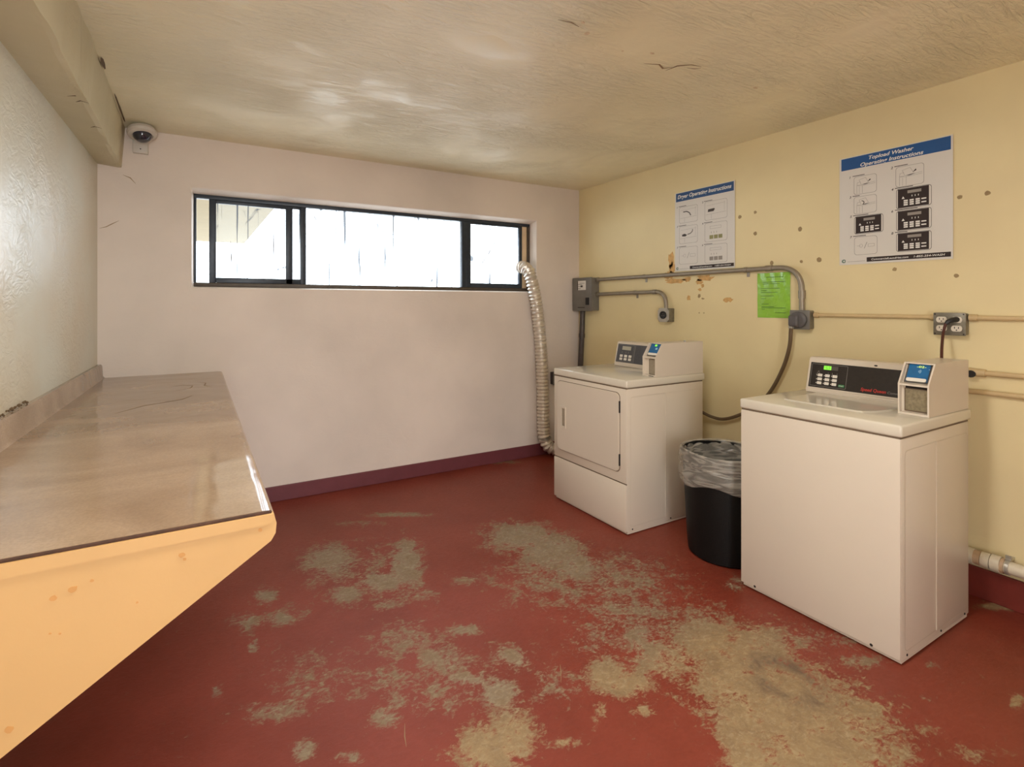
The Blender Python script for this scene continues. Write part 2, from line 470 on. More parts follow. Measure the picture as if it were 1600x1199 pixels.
def lathe(bm, prof, center, seg=32, axis=Vector((0, 0, 1))):
    """prof: (radius, height) pairs turned about axis through center"""
    c = Vector(center); z = Vector(axis).normalized()
    x = z.cross(Vector((0, 1, 0)) if abs(z.y) < 0.9 else Vector((1, 0, 0))).normalized(); y = z.cross(x)
    rings = []
    for r, h in prof:
        if r < 1e-5: rings.append([bm.verts.new(c + z*h)])
        else: rings.append([bm.verts.new(c + z*h + (x*math.cos(2*math.pi*k/seg) + y*math.sin(2*math.pi*k/seg))*r) for k in range(seg)])
    for a, b in zip(rings, rings[1:]):
        for k in range(seg):
            k2 = (k+1) % seg
            if len(a) == 1 and len(b) == 1: continue
            if len(a) == 1: bm.faces.new((a[0], b[k2], b[k]))
            elif len(b) == 1: bm.faces.new((a[k], a[k2], b[0]))
            else: bm.faces.new((a[k], a[k2], b[k2], b[k]))
    bmesh.ops.recalc_face_normals(bm, faces=list(bm.faces))
    return bm

class Plane:
    """a drawing plane: origin, right, up; n points to the viewer"""
    def __init__(s, o, u, v):
        s.o = Vector(o); s.u = Vector(u).normalized(); s.v = Vector(v).normalized(); s.n = s.u.cross(s.v)
    def p(s, a, b, d=0.0): return s.o + s.u*a + s.v*b + s.n*d

def rrect(a0, b0, a1, b1, r=0.0, seg=4):
    if r <= 0: return [(a0, b0), (a1, b0), (a1, b1), (a0, b1)]
    out = []
    for cx, cy, t0 in ((a1-r, b0+r, -90), (a1-r, b1-r, 0), (a0+r, b1-r, 90), (a0+r, b0+r, 180)):
        for k in range(seg+1):
            t = math.radians(t0 + 90*k/seg)
            out.append((cx+r*math.cos(t), cy+r*math.sin(t)))
    return out

def plate(bm, pl, poly, d0, d1):
    lo = [bm.verts.new(pl.p(a, b, d0)) for a, b in poly]
    hi = [bm.verts.new(pl.p(a, b, d1)) for a, b in poly]
    bm.faces.new(hi); bm.faces.new(lo[::-1])
    n = len(poly)
    for k in range(n):
        bm.faces.new((lo[k], lo[(k+1) % n], hi[(k+1) % n], hi[k]))
    return bm

def ringplate(bm, pl, outer, inner, d0, d1):
    n = len(outer)
    O0 = [bm.verts.new(pl.p(a, b, d0)) for a, b in outer]; O1 = [bm.verts.new(pl.p(a, b, d1)) for a, b in outer]
    I0 = [bm.verts.new(pl.p(a, b, d0)) for a, b in inner]; I1 = [bm.verts.new(pl.p(a, b, d1)) for a, b in inner]
    for k in range(n):
        j = (k+1) % n
        bm.faces.new((O1[k], O1[j], I1[j], I1[k])); bm.faces.new((O0[j], O0[k], I0[k], I0[j]))
        bm.faces.new((O0[k], O0[j], O1[j], O1[k])); bm.faces.new((I0[j], I0[k], I1[k], I1[j]))
    return bm

def sheet(bm, pl, poly, d):
    bm.faces.new([bm.verts.new(pl.p(a, b, d)) for a, b in poly]); return bm

def outline(bm, pl, poly, w, d):
    """thin printed line around a convex polygon"""
    cx = sum(p[0] for p in poly)/len(poly); cy = sum(p[1] for p in poly)/len(poly)
    n = len(poly)
    hx = max(abs(p[0]-cx) for p in poly); hy = max(abs(p[1]-cy) for p in poly)
    inn = [(cx+(a-cx)*(1-w/hx), cy+(b-cy)*(1-w/hy)) for a, b in poly]
    o = [bm.verts.new(pl.p(a, b, d)) for a, b in poly]; i = [bm.verts.new(pl.p(a, b, d)) for a, b in inn]
    for k in range(n):
        j = (k+1) % n
        bm.faces.new((o[k], o[j], i[j], i[k]))
    return bm

def stroke(bm, pl, pts, w, d):
    for (a0, b0), (a1, b1) in zip(pts, pts[1:]):
        dx, dy = a1-a0, b1-b0; l = math.hypot(dx, dy) or 1
        nx, ny = -dy/l*w/2, dx/l*w/2
        sheet(bm, pl, [(a0-nx, b0-ny), (a1-nx, b1-ny), (a1+nx, b1+ny), (a0+nx, b0+ny)], d)
    return bm

def text(name, s, pl, a, b, height, d, m, parent, width=None, shear=0.0, bold=0.0, align='LEFT'):
    cu = bpy.data.curves.new('txt', 'FONT')
    cu.body = s; cu.size = 1.0; cu.shear = shear; cu.offset = bold; cu.resolution_u = 3
    ob = bpy.data.objects.new('txt', cu); COL.objects.link(ob)
    dg = bpy.context.evaluated_depsgraph_get()
    me = bpy.data.meshes.new_from_object(ob.evaluated_get(dg))
    bpy.data.objects.remove(ob); bpy.data.curves.remove(cu)
    bm = B(); bm.from_mesh(me); bpy.data.meshes.remove(me)
    xs = [v.co.x for v in bm.verts]; x0, x1 = min(xs), max(xs)
    sy = height/0.7; sx = (width/(x1-x0)) if width else sy
    tot = (x1-x0)*sx
    base = a - (tot/2 if align == 'CENTER' else tot if align == 'RIGHT' else 0)
    for v in bm.verts:
        v.co = pl.p(base + (v.co.x-x0)*sx, b + v.co.y*sy, d)
    return obj(name, bm, m, parent)

def ribbon(name, pts, n, w, m, parent):
    """thin crack / seam following points on a surface with normal n"""
    bm = B(); P = [Vector(p) for p in pts]; n = Vector(n)
    rows = []
    for i, p in enumerate(P):
        d = (P[min(i+1, len(P)-1)] - P[max(i-1, 0)]).normalized(); s = d.cross(n).normalized()
        ww = w*(0.25 if i in (0, len(P)-1) else random.uniform(0.6, 1.2))/2
        rows.append((bm.verts.new(p + s*ww), bm.verts.new(p - s*ww)))
    for a, b in zip(rows, rows[1:]): bm.faces.new((a[0], b[0], b[1], a[1]))
    bmesh.ops.recalc_face_normals(bm, faces=list(bm.faces))
    return obj(name, bm, m, parent)

def blob(name, pl, a, b, ra, rb, d, m, parent, jag=0.25, n=14, th=0.001):
    poly = [(a + ra*math.cos(2*math.pi*k/n)*random.uniform(1-jag, 1+jag), b + rb*math.sin(2*math.pi*k/n)*random.uniform(1-jag, 1+jag)) for k in range(n)]
    return obj(name, plate(B(), pl, poly, d-th, d), m, parent)

# ------------------------------------------------------------------ room
W, BK, CE, RE = 3.454, 3.918, 2.609, -1.7       # right wall x, back wall y, ceiling z, rear wall y
LX = lambda y: -0.536 - 0.0251*(BK - y)          # left wall, slightly out of square

# worn places in the floor paint: centre x, y, inverse 2x2 axes, strength, tan tint
WEAR = [
(0.69,2.88,5.69,-1.37,2.24,4.27,0.85,0),(1.06,2.64,9.15,-3.68,1.52,2.86,0.95,0),(0.89,2.52,5.94,-2.02,4.37,7.95,0.95,0),
(0.68,2.5,9.61,-2.71,6.16,11.08,0.85,0),(0.82,2.69,3.71,-1.12,1.39,2.61,0.5,0),(0.59,2.74,14.51,-3.15,2.8,5.42,0.6,0),
(1.82,2.6,3.43,-2.39,2.2,4.09,1,0),(1.87,2.37,3.82,-3.03,1.95,3.66,1,0),(1.88,2.16,5.46,-4.73,2.65,5.06,0.95,0),
(1.71,2.17,2.42,-1.91,1.54,2.85,0.62,0),(1.99,1.95,2.27,-2.31,1.62,2.98,0.62,0),(1.71,1.97,3.43,-2.97,2.67,5.04,0.55,0),
(1.96,1.62,4.63,-5.56,2.31,4.37,0.55,0),(0.32,2.67,15.2,-1.81,5.79,11.22,0.8,0),(0.36,2.45,14.46,-2.33,7.46,14.93,0.85,0),
(0.22,2.5,16.3,-1.81,6.79,13.13,0.75,0),(0.23,2.31,39.37,-3.94,9.19,15.75,0.8,0),(0.08,2.1,48.48,-3.03,15.15,30.3,0.9,0),
(0.45,2.46,13.43,-2.41,6.2,11.71,0.5,0),(0.83,2.03,4.78,-1.94,3.43,6.42,0.62,0),(0.9,1.85,6.23,-2.98,4.41,8.3,0.68,0),
(0.67,1.84,5.47,-2.05,4.67,8.66,0.55,0),(1.07,1.97,11.11,-5.85,11.11,20.47,0.85,0),(1.16,1.73,8.27,-5.67,5.67,10.4,0.72,0),
(1.01,1.59,11.03,-6.94,5.67,10.72,0.95,0),(0.95,1.7,8.24,-4.84,12.11,22.29,0.85,0),(0.87,1.73,5.09,-2.63,3.48,6.54,0.55,0),
(1.21,1.53,6.49,-5.16,4.83,8.99,0.5,0),(0.83,2.32,11.95,-4.3,9.08,16.73,0.7,0),(1.03,2.3,13.92,-6.42,8.03,15.52,0.7,0),
(1.31,2.31,5.1,-2.87,6.53,11.95,0.5,0),(1.44,1.47,8.62,-8.62,4.79,9.1,1,1),(1.48,1.39,6.49,-6.99,6.49,12.24,0.95,1),
(1.74,1.54,5.64,-6.32,2.92,5.35,0.72,0),(1.83,1.72,2.39,-2.53,2.39,4.52,0.6,0),(1.55,1.64,4.44,-4.28,3.17,5.87,0.5,0),
(1.71,1.42,4.37,-5.24,4.04,7.65,0.9,1),(1.97,1.42,3.95,-5.43,2.41,4.5,0.95,1),(2.11,1.29,3.17,-5.2,2.85,5.32,0.95,1),
(1.89,1.21,2.74,-4.31,2.24,4.18,1,1),(1.92,1.03,2.25,-4.13,2.05,3.82,1,1),(1.69,1.08,6.26,-9.76,2.77,5.3,1,1),
(1.79,0.88,2.05,-4.06,3.24,6.11,1,1),(1.57,0.98,6.56,-10.5,5.77,10.76,1,1),(2.04,0.89,3.72,-8.76,3.84,7.08,0.9,1),
(1.99,0.78,4.58,-11.76,8.17,14.71,0.75,1),(2.28,1.25,3.46,-6.25,4.35,8.26,0.6,0),(2.12,1.54,3.97,-5.4,4.3,8.04,0.6,0),
(1.29,1.35,28.41,-26.52,11.36,22.73,0.8,1),(1.42,1.28,15.52,-17.24,18.97,34.48,0.95,1),(1.24,1.32,42.91,-39.18,7.46,14.93,0.6,1),
(0.86,1.41,6.53,-3.92,5.06,9.46,1,1),(0.95,1.41,9.71,-6.54,3.97,7.53,0.95,1),(1.09,1.31,20.83,-16.2,20.83,39.35,0.85,1),
(1.13,1.28,17.24,-17.24,43.1,81.9,0.7,1),(0.32,1.69,21.55,-4.31,11.85,22.63,0.85,0),(0.6,1.69,16.85,-5.62,9.83,17.56,0.8,0),
(0.45,1.59,22.22,-5.56,18.52,37.04,0.85,0),(0.43,2.01,5.03,-1.11,2.6,4.92,0.45,0),(0.26,1.9,7.87,-0.87,9.32,17.48,0.6,0),
(0.66,1.73,20.79,-7.66,12.04,21.88,0.7,0),(0.38,1.93,8.74,-1.56,9.06,16.24,0.55,0),(0.74,1.69,13.21,-5.66,7.55,14.62,0.5,0),
(0.82,1.64,27.99,-13.51,7.72,13.51,0.6,0),(2.67,0.66,12.5,-46.43,12.5,25.0,1,1),(3.47,0.89,2.31,-10.0,13.46,25.0,1,1),
(2.5,1.63,8.63,-13.17,7.72,14.53,0.7,0),(2.47,1.15,2.7,-5.81,6.22,11.63,0.5,0),(2.41,1.03,4.1,-10.25,14.34,26.64,0.65,0),
(2.17,0.9,3.91,-10.74,27.34,49.8,1,1),(2.64,0.88,9.62,-33.65,24.04,40.87,0.6,0),(2.23,0.65,3.03,-11.11,15.15,27.78,0.55,1),
(2.22,0.76,7.04,-19.72,21.13,40.85,0.6,1),(2.4,0.82,13.76,-45.87,32.11,59.63,0.7,0),(1.26,3.26,4.21,-1.68,10.94,20.62,0.85,0),
(0.97,3.26,5.83,-1.53,12.58,23.01,0.6,0),(2.55,3.89,2.88,-1.8,6.29,11.69,0.6,0),(2.56,1.84,6.02,-8.36,8.69,15.71,0.3,0)
]
def floor():
    nx, ny = 200, 270
    xs = np.linspace(-0.70, W, nx); ys = np.linspace(RE, BK, ny)
    X, Y = np.meshgrid(xs, ys)
    wear = np.zeros_like(X); tan = np.zeros_like(X); tw = np.full_like(X, 1e-4)
    for cx, cy, a, b, c, d, s, t in WEAR:
        u = a*(X-cx) + b*(Y-cy); v = c*(X-cx) + d*(Y-cy)
        q = np.sqrt(u*u + v*v)
        val = s*np.clip(1.35 - 0.85*q, 0, 1)
        wear = np.maximum(wear, val); tan += t*val; tw += val
    r = np.hypot((X-2.03)/0.9, (Y-1.12)/1.0)
    stain = np.exp(-((r-0.11)/0.04)**2)*0.75
    verts = np.stack([X.ravel(), Y.ravel(), np.zeros(X.size)], 1)
    idx = np.arange(nx*ny).reshape(ny, nx)
    faces = np.stack([idx[:-1, :-1].ravel(), idx[:-1, 1:].ravel(), idx[1:, 1:].ravel(), idx[1:, :-1].ravel()], 1)
    me = bpy.data.meshes.new('floor')
    me.from_pydata(verts.tolist(), [], faces.tolist())
    for nm, arr in (('wear', wear), ('tan', np.clip(tan/tw, 0, 1)), ('stain', stain)):
        at = me.attributes.new(nm, 'FLOAT', 'POINT'); at.data.foreach_set('value', arr.ravel().astype(np.float32))
    me.materials.append(M['floor'])
    o = bpy.data.objects.new('floor', me); COL.objects.link(o)
    return struct(o)
fl = floor()
# hairline scratches in the floor paint
for pts in (((0.33, 1.46), (0.35, 1.38), (0.365, 1.30), (0.37, 1.24)), ((0.66, 1.13), (0.72, 1.18), (0.78, 1.22), (0.86, 1.25)),
            ((0.65, 1.63), (0.63, 1.58), (0.62, 1.54)), ((1.25, 1.52), (1.29, 1.57), (1.31, 1.60))):
    ribbon('scratch', [(x, y, 0.0008) for x, y in pts], (0, 0, 1), 0.004, M['crack_soft'], fl)

struct(obj('ceiling', box(B(), -0.9, W+0.2, RE-0.2, BK+0.2, CE, CE+0.15), M['ceiling']))
ceil = bpy.data.objects['ceiling']
cpl = Plane((0, 0, CE), (1, 0, 0), (0, -1, 0))
for x, y, ra, rb in ((1.404, 1.569, .012, .006), (1.475, 1.625, .014, .010), (1.855, 1.612, .012, .006), (2.634, 1.611, .016, .006), (1.72, 1.66, .006, .004)):
    blob('paint_chip', cpl, x, -y, ra, rb, 0.002, M['chip'], ceil, 0.3, 9, 0.003)
for pts in (((1.90, 1.70), (1.97, 1.67), (2.02, 1.69), (2.05, 1.66)), ((2.05, 1.70), (2.06, 1.64), (2.11, 1.60), (2.17, 1.59)), ((2.12, 1.63), (2.16, 1.62), (2.18, 1.60)), ((1.30, 1.60), (1.36, 1.59), (1.41, 1.60))):
    ribbon('peeling_edge', [(x, y, CE-0.0015) for x, y in pts], (0, 0, -1), 0.010, M['crack_soft'], ceil)

# left wall (a slab with a slightly skewed face)
def prism_xy(poly, z0, z1):
    bm = B()
    lo = [bm.verts.new((x, y, z0)) for x, y in poly]; hi = [bm.verts.new((x, y, z1)) for x, y in poly]
    n = len(poly); bm.faces.new(lo[::-1]); bm.faces.new(hi)
    for k in range(n): bm.faces.new((lo[k], lo[(k+1) % n], hi[(k+1) % n], hi[k]))
    bmesh.ops.recalc_face_normals(bm, faces=list(bm.faces))
    return bm
bm = prism_xy([(LX(RE-0.2), RE-0.2), (LX(BK), BK), (-0.9, BK), (-0.9, RE-0.2)], -0.1, CE)
struct(obj('wall_left', bm, M['wall_left']))
struct(obj('wall_right', box(B(), W, W+0.2, RE-0.2, BK+0.2, -0.1, CE), M['wall_right']))

# back wall with a window opening whose reveals splay inwards
WX0, WX1, WZ0, WZ1 = -0.006, 2.920, 1.572, 2.262     # opening on the room face
FX0, FX1, FZ0, FZ1, FY = 0.006, 2.914, 1.582, 2.240, 4.018   # opening where the frame sits
def back_wall():
    bm = B()
    xo0, xo1, zo0, zo1 = -0.9, W, -0.1, CE
    def loop(y, x0, x1, z0, z1): return [bm.verts.new(c) for c in ((x0, y, z0), (x1, y, z0), (x1, y, z1), (x0, y, z1))]
    A = loop(BK, xo0, xo1, zo0, zo1); I = loop(BK, WX0, WX1, WZ0, WZ1)
    J = loop(FY, FX0, FX1, FZ0, FZ1); K = loop(BK+0.2, FX0, FX1, FZ0, FZ1); O = loop(BK+0.2, xo0, xo1, zo0, zo1)
    for P, Q in ((A, I), (I, J), (J, K), (K, O), (O, A)):
        for k in range(4): bm.faces.new((P[k], P[(k+1) % 4], Q[(k+1) % 4], Q[k]))
    bmesh.ops.recalc_face_normals(bm, faces=list(bm.faces))
    bev = [e for e in bm.edges if {v in I for v in e.verts} == {True}]
    bmesh.ops.bevel(bm, geom=bev, offset=0.008, segments=2, profile=0.5, affect='EDGES')
    return struct(obj('wall_back', bm, M['wall_back']))
wb = back_wall()
for pts in (((-0.526, 1.943), (-0.49, 1.955), (-0.459, 1.976), (-0.421, 2.0)), ((-0.40, 2.30), (-0.36, 2.285), (-0.33, 2.25))):
    ribbon('crack', [(x, BK-0.001, z) for x, z in pts], (0, -1, 0), 0.006, M['crack_soft'], wb)

# rear wall behind the camera; its doorway is added for the rear fill
bm = B()
box(bm, -0.9, -0.46, RE-0.2, RE, -0.1, CE); box(bm, 0.46, W, RE-0.2, RE, -0.1, CE); box(bm, -0.46, 0.46, RE-0.2, RE, 2.14, CE); box(bm, -0.46, 0.46, RE-0.2, RE, -0.1, 0)
struct(obj('wall_rear', bm, M['wall_back']))

# beam along the left wall, with a ragged lower edge
def beam():
    bm = B(); ny = 60; rows = []
    rnd = random.Random(3)
    for i in range(ny+1):
        y = RE + (BK-RE)*i/ny
        j = rnd.uniform(-1, 1)*0.006 + 0.006*math.sin(y*9)
        k = rnd.uniform(-1, 1)*0.004
        rows.append([bm.verts.new(c) for c in ((LX(y)-0.01, y, 2.356), (-0.407-0.02+k, y, 2.346+j*0.4), (-0.407+k, y, 2.350+j), (-0.386+k, y, CE+0.01), (LX(y)-0.01, y, CE+0.01))])
    for a, b in zip(rows, rows[1:]):
        for q in range(5): bm.faces.new((a[q], a[(q+1) % 5], b[(q+1) % 5], b[q]))
    bm.faces.new(rows[0]); bm.faces.new(rows[-1][::-1])
    bmesh.ops.recalc_face_normals(bm, faces=list(bm.faces))
    return struct(obj('trim_1', bm, M['beam']))
bmo = beam()
bn = (1, 0, -0.08)
ribbon('crack', [(-0.386, y, z) for y, z in ((2.44, 2.585), (2.445, 2.50), (2.44, 2.42), (2.45, 2.37))], bn, 0.004, M['crack_soft'], bmo)
ribbon('crack', [(-0.375, y, CE-0.004) for y in (3.30, 3.36, 3.42, 3.48, 3.53, 3.60, 3.66, 3.72, 3.78)], (0.7, 0, -0.7), 0.010, M['crack'], bmo)
ribbon('crack', [(-0.375, y, CE-0.006) for y in (2.84, 2.88, 2.93, 2.97)], (0.7, 0, -0.7), 0.022, M['crack'], bmo)
for y, x2 in ((2.66, -0.47), (2.72, -0.45), (3.08, -0.45)):
    ribbon('crack', [(-0.402, y, 2.3435), (-0.43, y-0.015, 2.3435), (x2, y+0.01, 2.3435)], (0, 0, -1), 0.010, M['crack'], bmo)

# baseboards
bm = B(); box(bm, -0.5, W, BK-0.014, BK, 0, 0.112, 0.004)
struct(obj('baseboard_back', bm, M['base_back']))
bm = B(); box(bm, W-0.014, W, RE, BK-0.014, 0, 0.15, 0.004)
struct(obj('baseboard_right', bm, M['base_right']))

# wall plugs, peeled paint
wr = bpy.data.objects['wall_right']
wpl = Plane((W, 0, 0), (0, -1, 0), (0, 0, 1))
for y, z, r in ((2.224, 2.083, .014), (2.112, 2.098, .011), (1.82, 1.943, .014), (2.112, 1.95, .013), (1.999, 1.737, .014), (1.812, 1.732, .010), (1.708, 1.736, .015),
                (1.055, 2.006, .011), (0.954, 2.006, .012), (1.325, 1.653, .011), (1.069, 1.605, .011)):
    blob('filled_hole', wpl, -y, z, r*0.9, r, 0.0015, M['patch'], wr, 0.15, 12, 0.002)
for y, z, ra, rb in ((2.644, 1.506, .016, .020), (2.316, 1.493, .034, .020), (2.81, 1.82, .024, .07), (2.80, 1.75, .03, .05), (2.83, 1.70, .05, .03), (2.77, 1.645, .10, .018), (2.66, 1.655, .04, .018),
                     (2.50, 1.655, .07, .022), (2.55, 1.63, .03, .02), (2.52, 1.60, .014, .014), (2.545, 1.57, .016, .010), (2.55, 1.52, .012, .014), (2.52, 1.50, .012, .006), (2.55, 1.39, .005, .004), (2.51, 1.39, .005, .004)):
    blob('peeled_patch', wpl, -y, z, ra, rb, 0.0015, M['rust'] if ra > .013 else M['patch'], wr, 0.35, 18, 0.002)

# ------------------------------------------------------------------ window
win = bpy.data.objects.new('window_1', None); COL.objects.link(win); win.location = (1.46, FY, FZ0)
struct(win)
def fbar(name, x0, x1, z0, z1, y0=FY, y1=FY+0.05, m='frame', par=win): return bxo(name, M[m], par, (x0, x1, y0, y1, z0, z1), 0.003)
fbar('frame_head', FX0, FX1, 2.212, FZ1); fbar('frame_sill', FX0, FX1, FZ0, 1.612, m='frame_brown')
fbar('frame_jamb', FX0, 0.024, 1.612, 2.212); fbar('frame_jamb', 2.884, FX1, 1.612, 2.212, m='frame_brown')
fbar('mullion', 0.738, 0.780, 1.612, 2.212); fbar('mullion', 2.160, 2.205, 1.612, 2.212)
# left sliding sash, pushed partly open, and its twin behind
s = fbar('sash_stile', 0.104, 0.150, 1.612, 2.212, FY+0.004, FY+0.03)
fbar('sash_stile', 0.630, 0.680, 1.612, 2.212, FY+0.004, FY+0.03)
fbar('sash_rail', 0.150, 0.630, 2.186, 2.212, FY+0.004, FY+0.03); fbar('sash_rail', 0.150, 0.738, 1.612, 1.650, FY+0.004, FY+0.03)
fbar('sash_rail', 0.680, 0.738, 2.192, 2.212, FY+0.008, FY+0.03)
# right sash
fbar('sash_stile', 2.205, 2.254, 1.612, 2.212, FY+0.004, FY+0.03); fbar('sash_stile', 2.794, 2.826, 1.612, 2.212, FY+0.004, FY+0.03)
fbar('sash_rail', 2.254, 2.794, 2.196, 2.212, FY+0.004, FY+0.03); fbar('sash_rail', 2.254, 2.794, 1.612, 1.652, FY+0.004, FY+0.03)
fbar('filler_board', 2.826, 2.884, 1.612, 2.212, FY+0.010, FY+0.03, 'ply')
gp = Plane((0, FY+0.018, 0), (1, 0, 0), (0, 0, 1))
def pane(poly): return obj('glass_pane', sheet(B(), gp, poly, 0), M['glass'], win)
pane(rrect(0.150, 1.650, 0.630, 2.186)); pane(rrect(0.680, 1.650, 0.738, 2.192))
pane(rrect(0.780, 1.612, 2.160, 2.212))
# right pane has a broken-out lower left corner and a long crack
pane([(2.300, 1.652), (2.794, 1.652), (2.794, 2.196), (2.254, 2.196), (2.254, 1.835), (2.285, 1.825), (2.312, 1.79), (2.320, 1.74), (2.314, 1.68)])
ribbon('glass_crack', [(x, FY+0.016, z) for x, z in ((2.312, 1.79), (2.38, 1.84), (2.45, 1.93), (2.52, 2.04), (2.55, 2.14))], (0, -1, 0), 0.009, M['grey_line'], win)
for pts in (((1.03, 2.17), (1.04, 1.98), (1.05, 1.86), (1.07, 1.74), (1.075, 1.68)), ((0.245, 1.92), (0.25, 1.80), (0.255, 1.67)), ((0.29, 1.90), (0.292, 1.80), (0.297, 1.66)), ((1.55, 1.94), (1.555, 1.90), (1.548, 1.87)), ((0.54, 2.15), (0.543, 1.9), (0.54, 1.72)), ((0.835, 2.18), (0.85, 2.14), (0.88, 2.10))):
    ribbon('run_mark', [(x, FY+0.016, z) for x, z in pts], (0, -1, 0), 0.007, M['grey_line'], win)

# ------------------------------------------------------------------ outside
struct(obj('pavement', box(B(), -9, 12, -12, 16, -0.25, -0.11), M['pave']))
bm = B(); box(bm, -7, 0.86, BK+0.3, 10.3, 2.60, 2.80)
struct(obj('trim_2', bm, M['outside']))                 # underside of the raised walkway seen through the left panes
bm = B(); box(bm, 1.523, 3.8, 4.52, 4.60, 2.307, 2.62)
struct(obj('trim_3', bm, M['outside']))                 # drip edge above the window outside

# ------------------------------------------------------------------ counter
CT, CY0 = 0.985, 1.222
ctr = thing('counter', 'long glossy brown laminate wall counter on the left with ochre triangular end board', 'counter', (-0.2, 1.3, 0))
def top():
    bm = B(); prof = []
    # cross-section in x-z: flat top, rolled front nose
    xf = 0.168
    prof = [(xf-0.03, CT)]
    for k in range(1, 7):
        t = math.radians(90 - 90*k/6); prof.append((xf-0.018+0.018*math.cos(t), CT-0.018+0.018*math.sin(t)))
    prof += [(xf, CT-0.045), (xf-0.02, CT-0.045)]
    ny = 36; rows = []
    for i in range(ny+1):
        y = CY0 + 0.006 + (BK-0.001-CY0-0.006)*i/ny
        dx = 0.018*i/ny
        r = [bm.verts.new((LX(y)+0.001, y, CT-0.045)), bm.verts.new((LX(y)+0.001, y, CT))]
        for q in range(1, 8): 
            r.append(bm.verts.new((LX(y) + (xf-0.03+dx-LX(y))*q/8, y, CT)))
        r += [bm.verts.new((x+dx, y, z)) for x, z in prof]
        rows.append(r)
    n = len(rows[0])
    for a, b in zip(rows, rows[1:]):
        for k in range(n): bm.faces.new((a[k], a[(k+1) % n], b[(k+1) % n], b[k]))
    bm.faces.new(rows[0]); bm.faces.new(rows[-1][::-1])
    bmesh.ops.recalc_face_normals(bm, faces=list(bm.faces))
    return obj('worktop', bm, M['laminate'], ctr, smooth=True)
wt = top()
# backsplash strip with a raised, coved top
bm = B(); rows = []
for i in range(31):
    y = CY0 + 0.006 + (BK-0.002-CY0-0.006)*i/30; x = LX(y)
    rows.append([bm.verts.new(c) for c in ((x+0.001, y, CT), (x+0.040, y, CT), (x+0.030, y, CT+0.012), (x+0.026, y, CT+0.078), (x+0.018, y, CT+0.088), (x+0.001, y, CT+0.088))])
for a, b in zip(rows, rows[1:]):
    for k in range(6): bm.faces.new((a[k], a[(k+1) % 6], b[(k+1) % 6], b[k]))
bm.faces.new(rows[0]); bm.faces.new(rows[-1][::-1]); bmesh.ops.recalc_face_normals(bm, faces=list(bm.faces))
obj('backsplash', bm, M['laminate'], ctr, smooth=True)
# crumbled plaster along the backsplash
rnd = random.Random(5)
bm = B()
for k in range(46):
    y = 1.62 + 0.90*k/46; x = LX(y)
    r = rnd.uniform(0.003, 0.008)
    bmesh.ops.create_icosphere(bm, subdivisions=1, radius=r, matrix=Matrix.Translation((x+r+0.002, y, CT+0.090+rnd.uniform(0, 0.012))))
o = obj('plaster_crumbs', bm, M['crack'], ctr); o['kind'] = 'stuff'
# edge of the laminate core and the ochre end board
bxo('core_edge', M['ply_edge'], ctr, (LX(CY0)+0.002, 0.160, CY0-0.001, CY0+0.007, CT-0.008, CT-0.001))
ep = Plane((0, CY0-0.002, 0), (1, 0, 0), (0, 0, 1))
x0 = LX(CY0) + 0.004
board = [(x0, 0.44), (0.158, 0.918), (0.168, 0.934), (0.170, 0.957), (0.164, 0.979), (x0, 0.979)]
obj('end_board', plate(B(), ep, board, -0.022, 0.004), M['orange'], ctr)
strip = [(x0, 0.950), (0.150, 0.957), (0.160, 0.962), (0.164, 0.980), (x0, 0.980)]
obj('top_strip', plate(B(), ep, strip, 0.004, 0.007), M['orange'], ctr)
for a, b, r in ((-0.205, 0.905, .006), (-0.235, 0.896, .005), (-0.175, 0.914, .003), (-0.02, 0.928, .005), (-0.015, 0.918, .003), (0.135, 0.948, .004), (-0.300, 0.670, .006), (-0.24, 0.83, .002), (-0.225, 0.825, .002), (-0.1, 0.85, .002)):
    blob('knot', ep, a, b, r*1.2, r, 0.0052 if b < 0.95 else 0.008, M['orange_d'], ctr, 0.2, 10, 0.001)
for pts in (((-0.12, 3.30), (-0.05, 3.36), (0.0, 3.30), (-0.01, 3.22), (-0.08, 3.15)), ((0.02, 3.45), (0.07, 3.38), (0.06, 3.28), (0.09, 3.22)), ((-0.3, 2.62), (-0.2, 2.76), (-0.05, 2.85), (0.0, 2.95))):
    ribbon('surface_mark', [(x, y, CT+0.0008) for x, y in pts], (0, 0, 1), 0.006, M['crack_soft'], wt)

